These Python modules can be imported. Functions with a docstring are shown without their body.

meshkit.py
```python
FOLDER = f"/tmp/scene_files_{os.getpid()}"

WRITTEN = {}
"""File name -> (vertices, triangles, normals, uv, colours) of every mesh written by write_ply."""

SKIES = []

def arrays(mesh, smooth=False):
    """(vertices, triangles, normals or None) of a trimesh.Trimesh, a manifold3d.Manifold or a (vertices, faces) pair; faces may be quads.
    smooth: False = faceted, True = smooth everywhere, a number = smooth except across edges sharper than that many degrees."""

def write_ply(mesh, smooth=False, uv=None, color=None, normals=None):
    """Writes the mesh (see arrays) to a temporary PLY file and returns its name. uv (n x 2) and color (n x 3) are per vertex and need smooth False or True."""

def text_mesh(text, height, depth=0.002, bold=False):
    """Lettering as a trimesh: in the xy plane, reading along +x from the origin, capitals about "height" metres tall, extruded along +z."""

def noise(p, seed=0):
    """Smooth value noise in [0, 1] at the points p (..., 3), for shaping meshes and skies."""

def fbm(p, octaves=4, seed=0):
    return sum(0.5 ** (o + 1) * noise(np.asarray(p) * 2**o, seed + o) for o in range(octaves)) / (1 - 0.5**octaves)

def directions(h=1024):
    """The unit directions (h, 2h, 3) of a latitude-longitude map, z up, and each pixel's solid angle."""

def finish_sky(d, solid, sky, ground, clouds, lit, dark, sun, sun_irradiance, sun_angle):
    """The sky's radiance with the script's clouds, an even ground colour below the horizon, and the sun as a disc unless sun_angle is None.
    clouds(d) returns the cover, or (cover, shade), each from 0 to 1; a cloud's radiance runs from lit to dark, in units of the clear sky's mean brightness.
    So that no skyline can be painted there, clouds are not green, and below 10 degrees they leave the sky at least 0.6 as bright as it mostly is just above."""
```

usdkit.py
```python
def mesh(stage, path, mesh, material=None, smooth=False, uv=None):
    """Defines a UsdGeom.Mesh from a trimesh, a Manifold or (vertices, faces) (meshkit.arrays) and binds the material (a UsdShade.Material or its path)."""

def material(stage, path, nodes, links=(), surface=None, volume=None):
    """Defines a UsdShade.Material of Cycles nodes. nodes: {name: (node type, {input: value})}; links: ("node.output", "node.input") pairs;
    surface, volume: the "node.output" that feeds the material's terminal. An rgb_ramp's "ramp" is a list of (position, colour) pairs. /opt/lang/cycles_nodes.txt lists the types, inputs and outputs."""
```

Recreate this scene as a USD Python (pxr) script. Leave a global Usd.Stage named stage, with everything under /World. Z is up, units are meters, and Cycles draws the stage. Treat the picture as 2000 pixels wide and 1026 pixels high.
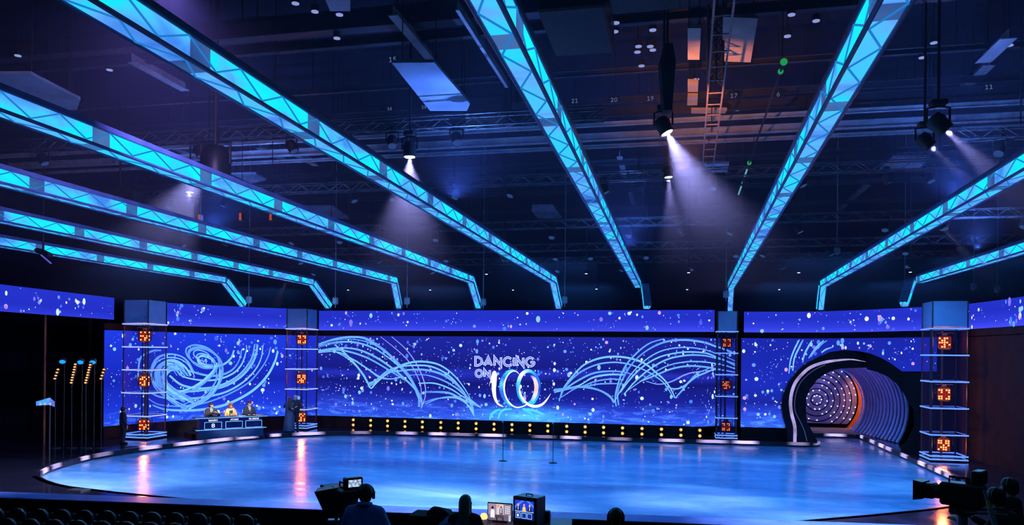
import math, random
import numpy as np, trimesh, manifold3d as m3
from shapely.geometry import Polygon, LineString, box as sbox
from shapely.ops import unary_union
import usdkit, meshkit
from pxr import Usd, UsdGeom, UsdLux, UsdShade, Gf, Sdf, Vt

rng = random.Random(7)
stage = Usd.Stage.CreateInMemory()
UsdGeom.SetStageUpAxis(stage, "Z")
UsdGeom.SetStageMetersPerUnit(stage, 1.0)
UsdGeom.Xform.Define(stage, "/World")
UsdGeom.Scope.Define(stage, "/World/Looks")

# ------------------------------------------------------------------ camera
FPX, YAW, ROLL, CX, CY, EYE = 1500.0, math.radians(12.22), math.atan(0.0102), 1000.0, 691.7, 4.2
r0 = np.array([math.cos(YAW), math.sin(YAW), 0]); fw = np.array([-math.sin(YAW), math.cos(YAW), 0]); up0 = np.array([0, 0, 1.0])
cR = r0 * math.cos(ROLL) + up0 * math.sin(ROLL); cU = -r0 * math.sin(ROLL) + up0 * math.cos(ROLL)
cam = UsdGeom.Camera.Define(stage, "/World/camera")
cm = np.eye(4); cm[:3, 0] = cR; cm[:3, 1] = cU; cm[:3, 2] = -fw; cm[:3, 3] = (0, 0, EYE)
cam.AddTransformOp().Set(Gf.Matrix4d(*cm.T.flatten().tolist()))
cam.CreateHorizontalApertureAttr(36.0)
cam.CreateFocalLengthAttr(36.0 * FPX / 2000)
cam.CreateHorizontalApertureOffsetAttr(0.0)
cam.CreateVerticalApertureOffsetAttr(36.0 * (CY - 513.0) / 2000)
cam.CreateClippingRangeAttr(Gf.Vec2f(0.1, 500))
cam.CreateExposureAttr(0.0)

# ------------------------------------------------------------------ lights (studio lamps of the grid; their housings are built below)
def aim(prim, p, t):
    p, t = np.array(p, float), np.array(t, float)
    z = p - t; z /= np.linalg.norm(z)
    x = np.cross([0, 1, 0.01], z); x /= np.linalg.norm(x); y = np.cross(z, x)
    m = np.eye(4); m[:3, 0] = x; m[:3, 1] = y; m[:3, 2] = z; m[:3, 3] = p
    UsdGeom.Xformable(prim).AddTransformOp().Set(Gf.Matrix4d(*m.T.flatten().tolist()))
n_light = [0]
def spot(p, t, color, power, angle, soft=0.5, radius=0.06, name="spot_light"):
    n_light[0] += 1
    l = UsdLux.SphereLight.Define(stage, "/World/%s_%03d" % (name, n_light[0]))
    l.CreateRadiusAttr(radius); l.CreateIntensityAttr(power); l.CreateColorAttr(Gf.Vec3f(*color))
    l.CreateNormalizeAttr(True)
    s = UsdLux.ShapingAPI.Apply(l.GetPrim()); s.CreateShapingConeAngleAttr(angle); s.CreateShapingConeSoftnessAttr(soft)
    aim(l, p, t)
    return l
def glow(p, color, power, radius=0.05, name="point_light"):
    n_light[0] += 1
    l = UsdLux.SphereLight.Define(stage, "/World/%s_%03d" % (name, n_light[0]))
    l.CreateRadiusAttr(radius); l.CreateIntensityAttr(power); l.CreateColorAttr(Gf.Vec3f(*color)); l.CreateNormalizeAttr(True)
    UsdGeom.Xformable(l).AddTranslateOp().Set(Gf.Vec3d(*map(float, p)))
    return l
def lin(r, g, b):
    return tuple(((c / 255) / 12.92 if c / 255 <= 0.04045 else ((c / 255 + 0.055) / 1.055) ** 2.4) for c in (r, g, b))


# blue wash heads in the grid, all aimed down at the ice
WASH = [(x, y) for y in (22.5, 30.0) for x in (-17.4, -9.6, -3.8, 4.2, 8.0)]
for k, (wx, wy) in enumerate(WASH):
    l = UsdLux.RectLight.Define(stage, "/World/wash_light_%03d" % k); l.CreateWidthAttr(2.6); l.CreateHeightAttr(3.4); l.CreateIntensityAttr(13.0); l.CreateColorAttr(Gf.Vec3f(0.09, 0.42, 0.98))
    aim(l, (wx, wy - 0.2, 6.9), (wx, wy, 0))
# white key spots whose beams show in the haze: lamp, aim, colour, power, half angle
KEYS = [((800, 313), 21.0, (0.2, -0.6), 30, 11000), ((1306, 266), 18.5, (4.6, -0.6), 25, 15000), ((1306, 352), 23.0, (0.8, -0.6), 17, 4000),
        ((397, 331), 22.7, (-6.2, -0.6), 29, 11000), ((371, 381), 26.0, (0.4, -0.4), 14, 2500), ((1853, 260), 17.0, (9.0, 0.5), 14, 6500),
        ((1823, 291), 18.5, (9.0, 0.5), 9, 2200), ((1843, 447), 27.0, (9.0, 4.0), 9, 2500)]
def ray(x, y):
    return fw + cR * (x - CX) / FPX - cU * (y - CY) / FPX
EYEP = np.array([0, 0, EYE])
def atd(x, y, d): return EYEP + ray(x, y) * d
def atz(x, y, z):
    d = ray(x, y); return EYEP + d * ((z - EYE) / d[2])
def aty(x, y, Y):
    d = ray(x, y); return EYEP + d * (Y / d[1])
KEYPOS = []
for (px, py), d, (dx, dy), ang, pw in KEYS:
    p = atd(px, py, d); KEYPOS.append((p, p + np.array([dx, dy, -p[2]])))
    spot(p, KEYPOS[-1][1], (0.78, 0.70, 1.0), pw * 0.4, ang, 1.0, 0.05)

# ------------------------------------------------------------------ helpers
LOOKS = {}
def mat(name, nodes, links, surface=None, volume=None):
    if name not in LOOKS:
        LOOKS[name] = usdkit.material(stage, "/World/Looks/" + name, nodes, links, surface, volume)
    return LOOKS[name]
def paint(name, c, rough=0.5, metal=0.0, var=0.25, scale=3.0, spec=0.5, bump=0.0):
    a = tuple(x * (1 - var) for x in c); b = tuple(min(1, x * (1 + var)) for x in c)
    nodes = {"tc": ("texture_coordinate", {}), "n": ("noise_texture", {"scale": scale, "detail": 4.0}), "r": ("rgb_ramp", {"ramp": [(0.3, a), (0.7, b)]}),
             "p": ("principled_bsdf", {"roughness": rough, "metallic": metal, "specular_ior_level": spec})}
    links = [("tc.object", "n.vector"), ("n.fac", "r.fac"), ("r.color", "p.base_color")]
    if bump:
        nodes["b"] = ("bump", {"strength": bump, "distance": 0.02}); links += [("n.fac", "b.height"), ("b.normal", "p.normal")]
    return mat(name, nodes, links, "p.BSDF")
def emit(name, c, s=1.0, var=0.0, scale=6.0):
    if var:
        a = tuple(x * (1 - var) for x in c)
        return mat(name, {"g": ("geometry", {}), "n": ("noise_texture", {"scale": scale, "detail": 2.0}), "r": ("rgb_ramp", {"ramp": [(0.35, a), (0.65, c)]}), "e": ("emission", {"strength": s})},
                   [("g.position", "n.vector"), ("n.fac", "r.fac"), ("r.color", "e.color")], "e.emission")
    return mat(name, {"e": ("emission", {"color": c, "strength": s})}, [], "e.emission")
emitvc = mat("screen_graphics", {"a": ("attribute", {"attribute": "col"}), "e": ("emission", {"strength": 1.25})}, [("a.color", "e.color")], "e.emission")

used = {}
def uniq(parent, name):
    k = (parent, name); used[k] = used.get(k, 0) + 1
    return name if used[k] == 1 else "%s_%03d" % (name, used[k] - 1)
def tag(prim, label=None, cat=None, group=None, kind=None):
    for k, v in (("label", label), ("category", cat), ("group", group), ("kind", kind)):
        if v: prim.SetCustomDataByKey(k, v)
    return prim
def path_of(parent): return "/World" if parent is None else str(parent.GetPath())
def obj(name, mesh, material, parent=None, label=None, cat=None, group=None, kind=None, smooth=False, col=None):
    pp = path_of(parent); p = pp + "/" + uniq(pp, name)
    m = usdkit.mesh(stage, p, mesh, material, smooth)
    if col is not None:
        UsdGeom.PrimvarsAPI(m).CreatePrimvar("col", Sdf.ValueTypeNames.Color3fArray, "vertex").Set(Vt.Vec3fArray.FromNumpy(np.asarray(col, np.float32)))
    return tag(m.GetPrim(), label, cat, group, kind)
def thing(name, label, cat, loc=(0, 0, 0), rotz=0.0, group=None, kind=None):
    x = UsdGeom.Xform.Define(stage, "/World/" + uniq("/World", name))
    x.AddTranslateOp().Set(Gf.Vec3d(*map(float, loc))); x.AddRotateZOp().Set(math.degrees(rotz))
    return tag(x.GetPrim(), label, cat, group, kind)
def dup(root, loc, rotz=0.0, label=None, group=None, name=None):
    was = root.GetCustomData()
    r = thing(name or "_".join(w for w in root.GetName().split("_") if not w.isdigit()), label or was["label"], was["category"], loc, rotz, group or was.get("group"))
    r.GetReferences().AddInternalReference(root.GetPath()); r.SetInstanceable(True)
    return r
ORD = "first second third fourth fifth sixth seventh eighth ninth tenth eleventh twelfth thirteenth fourteenth fifteenth sixteenth seventeenth eighteenth nineteenth twentieth twenty-first twenty-second twenty-third twenty-fourth twenty-fifth twenty-sixth twenty-seventh twenty-eighth".split()

class MB:
    def __init__(s): s.v, s.f, s.n = [], [], 0
    def add(s, v, f):
        v = np.asarray(v, float); f = np.asarray(f, int)
        if f.shape[1] == 4: f = np.vstack([f[:, [0, 1, 2]], f[:, [0, 2, 3]]])
        s.v.append(v); s.f.append(f + s.n); s.n += len(v); return s
    def tm(s, m, T=None):
        v = np.array(m.vertices)
        if T is not None: v = v @ T[:3, :3].T + T[:3, 3]
        return s.add(v, m.faces)
    def box(s, c, size, R=None, bev=0.0):
        b = beveled(size, bev) if bev else trimesh.creation.box(size)
        v = np.array(b.vertices)
        if R is not None: v = v @ np.asarray(R).T
        return s.add(v + np.asarray(c, float), b.faces)
    def bar(s, p, q, w, h=None, up=(0, 0, 1)):
        p, q = np.array(p, float), np.array(q, float); d = q - p; L = np.linalg.norm(d); d /= L
        u = np.array(up, float)
        if abs(d @ u) > 0.99: u = np.array([1.0, 0, 0])
        x = np.cross(d, u); x /= np.linalg.norm(x); y = np.cross(x, d)
        return s.box((p + q) / 2, (L, w, h or w), np.stack([d, x, y], 1))
    def tube(s, pts, r, n=8, closed=False, caps=True):
        v, f = sweep(pts, r, n, closed, caps); return s.add(v, f)
    def mesh(s): return (np.vstack(s.v), np.vstack(s.f))
def beveled(size, b):
    x, y, z = (np.array(size) / 2)
    b = min(b, x * 0.9, y * 0.9, z * 0.9)
    pts = [(sx * (x - (0 if k == 0 else b)), sy * (y - (0 if k == 1 else b)), sz * (z - (0 if k == 2 else b))) for sx in (-1, 1) for sy in (-1, 1) for sz in (-1, 1) for k in range(3)]
    return trimesh.convex.convex_hull(np.array(pts))
def sweep(pts, r, n=8, closed=False, caps=True):
    pts = np.asarray(pts, float); N = len(pts); r = np.broadcast_to(np.asarray(r, float), (N,))
    t = np.gradient(pts, axis=0) if not closed else np.roll(pts, -1, 0) - np.roll(pts, 1, 0)
    t /= np.linalg.norm(t, axis=1, keepdims=True) + 1e-12
    u = np.array([0, 0, 1.0]) if abs(t[0][2]) < 0.9 else np.array([1.0, 0, 0])
    V = []
    for i in range(N):
        x = u - t[i] * (u @ t[i]); x /= np.linalg.norm(x); u = x; y = np.cross(t[i], x)
        a = np.arange(n) * 2 * math.pi / n
        V.append(pts[i] + r[i] * (np.cos(a)[:, None] * x + np.sin(a)[:, None] * y))
    V = np.vstack(V); F = []
    for i in range(N if closed else N - 1):
        j = (i + 1) % N
        for k in range(n):
            l = (k + 1) % n; F += [(i * n + k, i * n + l, j * n + l), (i * n + k, j * n + l, j * n + k)]
    if caps and not closed:
        for k in range(1, n - 1): F += [(0, k + 1, k), ((N - 1) * n, (N - 1) * n + k, (N - 1) * n + k + 1)]
    return V, np.array(F)
def lathe(prof, n=20, T=None):
    prof = np.array(prof, float); a = np.arange(n) * 2 * math.pi / n; V = []; F = []
    for r, z in prof: V.append(np.stack([r * np.cos(a), r * np.sin(a), np.full(n, z)], 1))
    V = np.vstack(V)
    for i in range(len(prof) - 1):
        for k in range(n):
            l = (k + 1) % n; F += [(i * n + k, i * n + l, (i + 1) * n + l), (i * n + k, (i + 1) * n + l, (i + 1) * n + k)]
    if T is not None: V = V @ np.asarray(T)[:3, :3].T + np.asarray(T)[:3, 3]
    return V, np.array(F)
def frame_to(d):
    d = np.array(d, float); d /= np.linalg.norm(d); u = np.array([0, 0, 1.0]) if abs(d[2]) < 0.95 else np.array([0, 1.0, 0])
    x = np.cross(u, d); x /= np.linalg.norm(x); return np.stack([x, np.cross(d, x), d], 1)
def xf(R, t):
    T = np.eye(4); T[:3, :3] = R; T[:3, 3] = t; return T
def spline(pts, n=8):
    P = np.asarray(pts, float); P = np.vstack([2 * P[0] - P[1], P, 2 * P[-1] - P[-2]]); out = []
    for i in range(1, len(P) - 2):
        for t in np.linspace(0, 1, n, endpoint=False):
            out.append(0.5 * (2 * P[i] + (P[i + 1] - P[i - 1]) * t + (2 * P[i - 1] - 5 * P[i] + 4 * P[i + 1] - P[i + 2]) * t ** 2 + (3 * P[i] - P[i - 1] - 3 * P[i + 1] + P[i + 2]) * t ** 3))
    return np.array(out + [P[-2]])
def extrude(poly, h):
    ms = [trimesh.creation.extrude_polygon(g, h, engine="earcut") for g in getattr(poly, "geoms", [poly]) if g.area > 1e-6]
    m = trimesh.util.concatenate(ms); return np.array(m.vertices), np.array(m.faces)
def tri2d(poly):
    vs, fs, n = [], [], 0
    for g in getattr(poly, "geoms", [poly]):
        v, f = trimesh.creation.triangulate_polygon(g, engine="earcut"); vs.append(v); fs.append(f + n); n += len(v)
    return np.vstack(vs), np.vstack(fs)

# ------------------------------------------------------------------ shared materials
black = paint("black_steel", (0.012, 0.013, 0.018), 0.45, 0.0)
gloss_black = paint("gloss_black", (0.008, 0.008, 0.013), 0.2, 0.0, spec=0.25)
flat_black = paint("stage_black", (0.008, 0.007, 0.012), 0.85, spec=0.08)
alu = paint("aluminium", (0.40, 0.42, 0.48), 0.35, 0.8)
dark_alu = paint("dark_truss", (0.10, 0.11, 0.14), 0.4, 0.6)
grey = paint("grey_painted_steel", (0.20, 0.22, 0.28), 0.5, 0.2)
rim_black = paint("rink_edge_black", (0.012, 0.012, 0.02), 0.25)
hot = emit("lamp_white", (1.0, 0.95, 1.0), 30.0)
cool = emit("lamp_small", (0.75, 0.9, 1.0), 6.0)
amber = emit("bulb_amber", lin(255, 150, 60), 3.0)
orange_hot = emit("bulb_orange_white", (1.0, 0.55, 0.22), 7.0)
orange_red = emit("bulb_red_orange", (1.0, 0.16, 0.02), 5.0)
strip_blue = emit("strip_blue", (0.10, 0.24, 1.0), 1.6)
strip_pale = emit("strip_pale", (0.26, 0.36, 1.0), 1.5)
rim_lights = [emit("rim_light_%s" % w, c, s, 0.75, 1.6) for w, c, s in (("bright", (0.66, 0.60, 1.0), 1.5), ("mid", (0.50, 0.42, 0.95), 0.9), ("dim", (0.20, 0.18, 0.55), 0.6))]

# ------------------------------------------------------------------ the setting
R_RIGHT = [(9.18, 28.4), (9.2, 42.5)]
R_NOTCH = [(9.0, 42.62), (6.62, 42.62)]
R_FAR = [(6.62, 39.0), (6.55, 38.5), (6.3, 38.05), (5.9, 37.82), (4.16, 37.74), (1.82, 37.6), (-0.55, 37.45), (-3.0, 37.34), (-8.0, 37.15), (-11.5, 36.92), (-13.5, 36.75), (-15.6, 36.35), (-17.1, 35.65), (-18.55, 34.45), (-19.3, 33.6)]
R_LEFT = [(-19.36, 33.5), (-19.9, 32.55), (-20.35, 31.4), (-20.8, 30.2), (-21.15, 29.15), (-21.45, 28.2), (-21.65, 27.2), (-21.76, 26.2), (-21.72, 25.1), (-21.45, 23.85), (-21.1, 22.75), (-20.75, 21.95), (-20.3, 21.2)]
R_NEAR = [(-20.05, 20.85), (-19.65, 20.52), (-18.9, 20.0), (-18.1, 19.55), (-17.4, 19.26), (-15.5, 18.85), (-13, 18.5), (-9, 18.2), (-4, 18.2), (0, 18.7), (3, 19.9), (4.84, 21.1), (6.4, 22.2), (7.4, 23.05), (8.5, 25.2), (9.0, 26.8)]
RINK = R_RIGHT + R_NOTCH + R_FAR + R_LEFT + R_NEAR
rink = Polygon(RINK)
floor_m = mat("floor_gloss", {"tc": ("texture_coordinate", {}), "n": ("noise_texture", {"scale": 0.8, "detail": 5.0}), "r": ("map_range", {"from_min": 0.3, "from_max": 0.7, "to_min": 0.06, "to_max": 0.2}),
        "p": ("principled_bsdf", {"base_color": (0.008, 0.009, 0.02), "specular_ior_level": 0.6})}, [("tc.object", "n.vector"), ("n.fac", "r.value"), ("r.result", "p.roughness")], "p.BSDF")
carpet = paint("hall_floor", (0.014, 0.015, 0.03), 0.7)
slab = sbox(-34, 17.6, 18, 50).difference(rink.buffer(0.05, join_style=2))
v, f = extrude(slab, 0.26); v[:, 2] -= 0.06
obj("floor", (v, f), floor_m, None, kind="structure", label="black glossy studio floor around the ice", cat="floor")
v, f = extrude(sbox(-34, -3, 18, 17.6), 0.1); v[:, 2] -= 0.1
obj("floor", (v, f), carpet, None, kind="structure", label="dark hall floor under the audience seats", cat="floor")
ice_m = mat("ice", {
    "g": ("geometry", {}), "m": ("mapping", {"scale": (0.13, 0.36, 1.0), "rotation": (0, 0, 0.25)}), "n": ("noise_texture", {"scale": 1.0, "detail": 5.0, "roughness": 0.55, "distortion": 0.6}),
    "r": ("rgb_ramp", {"ramp": [(0.3, (0.045, 0.15, 0.36)), (0.48, (0.085, 0.26, 0.54)), (0.68, (0.24, 0.48, 0.78))]}),
    "m2": ("mapping", {"scale": (0.9, 1.5, 1.0), "rotation": (0, 0, -0.3)}), "n2": ("noise_texture", {"scale": 1.0, "detail": 3.0, "distortion": 0.4}),
    "rr": ("map_range", {"from_min": 0.3, "from_max": 0.7, "to_min": 0.12, "to_max": 0.30}), "b": ("bump", {"strength": 0.35, "distance": 0.035}),
    "p": ("principled_bsdf", {"ior": 1.31, "specular_ior_level": 0.5})},
    [("g.position", "m.vector"), ("m.vector", "n.vector"), ("n.fac", "r.fac"), ("r.color", "p.base_color"), ("g.position", "m2.vector"), ("m2.vector", "n2.vector"), ("n2.fac", "rr.value"), ("rr.result", "p.roughness"), ("n2.fac", "b.height"), ("b.normal", "p.normal")], "p.BSDF")
v, f = extrude(rink, 0.08); v[:, 2] -= 0.08
obj("ice_sheet", (v, f), ice_m, None, kind="structure", label="blue lit ice surface of the rink with cloudy skate marks", cat="ice rink")

wall_m = paint("drape_black", (0.008, 0.010, 0.026), 0.9, scale=1.5, spec=0.08)
def wall(name, c, s, label):
    obj(name, MB().box(c, s).mesh(), wall_m, None, kind="structure", label=label, cat="wall")
wall("wall_back", (-8, 50.15, 7.2), (52.6, 0.3, 15), "dark far wall of the studio above the screens")
wall("wall_left", (-34.15, 23.5, 7.2), (0.3, 53, 15), "dark left studio wall")
wall("wall_right", (18.15, 23.5, 7.2), (0.3, 53, 15), "dark right studio wall")
wall("wall_rear", (-8, -3.15, 7.2), (52.6, 0.3, 15), "dark wall behind the audience")
ceil_m = paint("ceiling_dark", (0.009, 0.010, 0.026), 0.85, scale=0.6, spec=0.1)
obj("ceiling", MB().box((-8, 23.5, 14.85), (52.6, 53.6, 0.3)).mesh(), ceil_m, None, kind="structure", label="dark studio ceiling above the lighting grid", cat="ceiling")

# curb of the rink with its light segments: one thing per straight or curved stretch
def curb_path(pts, name, label, seed, cat="rink edge"):
    rg = random.Random(seed); ls = LineString(pts); t = thing(name, label, cat)
    m = MB(); P = np.array([ls.interpolate(d).coords[0] for d in np.linspace(0, ls.length, max(2, int(ls.length / 0.35)))])
    T = np.gradient(P, axis=0); T /= np.linalg.norm(T, axis=1, keepdims=True); N = np.stack([-T[:, 1], T[:, 0]], 1)   # left of travel: towards the ice
    def ring(a, b): return np.vstack([np.c_[P + N * o, np.full(len(P), z)] for o, z in ((a, -0.02), (a, 0.215), (b, 0.215), (b, -0.02))])
    v = ring(0.03, -0.17); n = len(P); F = []
    for s in range(4):
        for i in range(n - 1):
            p, q = s * n + i, ((s + 1) % 4) * n + i; F += [(p, q, q + 1), (p, q + 1, p + 1)]
    F += [(0, 2 * n, n), (0, 3 * n, 2 * n), (n - 1, 2 * n - 1, 3 * n - 1), (n - 1, 3 * n - 1, 4 * n - 1)]
    m.add(v, F); obj("curb", m.mesh(), rim_black, t)
    d = 0.3
    while d < ls.length - 0.6:
        L = rg.uniform(0.7, 1.7); e = min(d + L, ls.length - 0.1)
        S = np.linspace(d, e, 13); p = np.array([ls.interpolate(x).coords[0] for x in S])
        tt = np.gradient(p, axis=0); tt /= np.linalg.norm(tt, axis=1, keepdims=True); nn = np.stack([-tt[:, 1], tt[:, 0]], 1)
        k = len(p); vv = np.vstack([np.c_[p + nn * 0.05, np.full(k, 0.08)], np.c_[p + nn * 0.045, np.full(k, 0.205)], np.c_[p + nn * 0.02, np.full(k, 0.222)], np.c_[p - nn * 0.03, np.full(k, 0.222)]])
        F = []
        for s in range(3):
            for i in range(k - 1): F += [(s * k + i, s * k + i + 1, (s + 1) * k + i + 1), (s * k + i, (s + 1) * k + i + 1, (s + 1) * k + i)]
        bell = np.clip(np.sin(math.pi * np.linspace(0, 1, k)) * 1.25, 0, 1) ** 1.4; pw = rg.choice((1.3, 1.1, 1.0, 0.8, 0.35))
        obj("light_segment", (vv, F), emitvc, t, col=np.tile((np.outer(bell, (0.60, 0.48, 0.98)) + (1 - bell)[:, None] * (0.02, 0.018, 0.06)) * pw, (4, 1)))
        d = e + rg.choice((0.0, 0.1, 0.5, 1.2))
curb_path(R_FAR, "rink_curb", "dark rink edge with glowing strip segments along the far side", 3)
curb_path(R_LEFT, "rink_curb", "dark rink edge with glowing strip segments curving round the left end", 5)
curb_path(R_RIGHT, "rink_curb", "straight dark rink edge with glowing dashes below the tunnel arches", 8)
curb_path([(8.9, 42.62), (6.9, 42.62)], "rink_curb", "short rink edge with glowing strip at the tunnel floor", 9)
v, f = extrude(LineString([(x, y - 0.13) for x, y in R_NEAR[1:-1]]).buffer(0.11), 0.22); v[:, 2] -= 0.02
obj("rink_curb", (v, f), rim_black, None, "plain dark rink edge on the near audience side", "rink edge")

# ------------------------------------------------------------------ LED screens
class Wall:
    def __init__(s, path):
        s.p = np.array(path, float); d = np.diff(s.p, axis=0); s.L = np.hypot(d[:, 0], d[:, 1]); s.S = np.r_[0, np.cumsum(s.L)]; s.t = d / s.L[:, None]
        s.n = np.stack([s.t[:, 1], -s.t[:, 0]], 1)      # right of travel: towards the ice when the path runs left to right
    def hit(s, x, y):
        d = ray(x, y); best = None
        for i in range(len(s.L)):
            A = np.array([[d[0], -s.t[i, 0]], [d[1], -s.t[i, 1]]]); k, u = np.linalg.solve(A, s.p[i])
            lo = -1e9 if i == 0 else -1e-6; hi = 1e9 if i == len(s.L) - 1 else s.L[i] + 1e-6
            if k > 0 and lo <= u <= hi: best = (s.S[i] + u, EYE + d[2] * k) if best is None else best
        return best
    def pos(s, sz, off=0.0):
        sz = np.asarray(sz, float); i = np.clip(np.searchsorted(s.S, sz[:, 0], "right") - 1, 0, len(s.L) - 1)
        xy = s.p[i] + s.t[i] * (sz[:, 0] - s.S[i])[:, None] + s.n[i] * off
        return np.c_[xy, sz[:, 1]]
    def px(s, pts): return np.array([s.hit(*p) for p in pts])
    def slab(s, poly, thick, off=0.0):
        """a polygon in (s, z), cut at the bends, as a curved slab"""
        m = MB()
        for i in range(len(s.L)):
            a = -100 if i == 0 else s.S[i]; b = 1000 if i == len(s.L) - 1 else s.S[i + 1]
            g = poly.intersection(sbox(a, -5, b, 20))
            if g.is_empty: continue
            for q in getattr(g, "geoms", [g]):
                if q.area < 1e-4: continue
                v, f = extrude(q, thick); P = s.pos(v[:, :2]); P[:, :2] += s.n[i] * (off - thick + v[:, 2:3]); m.add(P, f)
        return m.mesh()
def ribbons(W, strokes, off):
    """strokes: (points in (s, z), widths, colours)"""
    V, F, C, n = [], [], [], 0
    for P, w, c in strokes:
        P = np.asarray(P, float); k = len(P); w = np.broadcast_to(np.asarray(w, float), (k,)); c = np.broadcast_to(np.asarray(c, float), (k, 3))
        T = np.gradient(P, axis=0); T /= np.linalg.norm(T, axis=1, keepdims=True) + 1e-9; N = np.stack([-T[:, 1], T[:, 0]], 1)
        a, b = P + N * w[:, None] / 2, P - N * w[:, None] / 2
        V.append(W.pos(np.vstack([a, b]), off)); C.append(np.vstack([c, c]))
        for i in range(k - 1): F += [(n + i, n + k + i, n + k + i + 1), (n + i, n + k + i + 1, n + i + 1)]
        n += 2 * k
    return (np.vstack(V), np.array(F)), np.vstack(C)
PAL = [lin(70, 120, 255), lin(95, 150, 255), lin(130, 190, 255), lin(200, 225, 255), lin(245, 245, 255), lin(120, 110, 245), lin(205, 150, 235), lin(70, 90, 235)]
def specks(W, poly, count, big, seed, parent, off=0.012, streak=1.0):
    rg = random.Random(seed); x0, y0, x1, y1 = poly.bounds; V, F, C, n = [], [], [], 0
    a = np.arange(8) * math.pi / 4
    from shapely.prepared import prep
    from shapely.geometry import Point
    pp = prep(poly.buffer(-0.06))
    while count:
        cx, cz = rg.uniform(x0, x1), rg.uniform(y0, y1)
        r = big * (0.16 + 0.84 * rg.random() ** 3.5); k = rg.choice((1, 1, 1, 2, 3))
        for _ in range(k):
            if pp.contains(Point(cx, cz)):
                c = PAL[rg.choices(range(8), (3, 4, 5, 5, 5 if r < big * 0.5 else 0.5, 3, 1.6, 2))[0]]; el = rg.choice((1.0, 1.0, 1.25, 1.5))
                P = np.c_[cx + r * np.cos(a), cz + r * el * np.sin(a)]
                V.append(W.pos(P, off)); C.append(np.tile(c, (8, 1))); F += [(n, n + i, n + i + 1) for i in range(1, 7)]; n += 8
            cx += rg.gauss(0, big * 2.2); cz += rg.gauss(0, big * 2.2); r *= rg.uniform(0.4, 1.1)
        count -= 1
    obj("snow_specks", (np.vstack(V), np.array(F)), emitvc, parent, kind="stuff", col=np.vstack(C))
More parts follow.
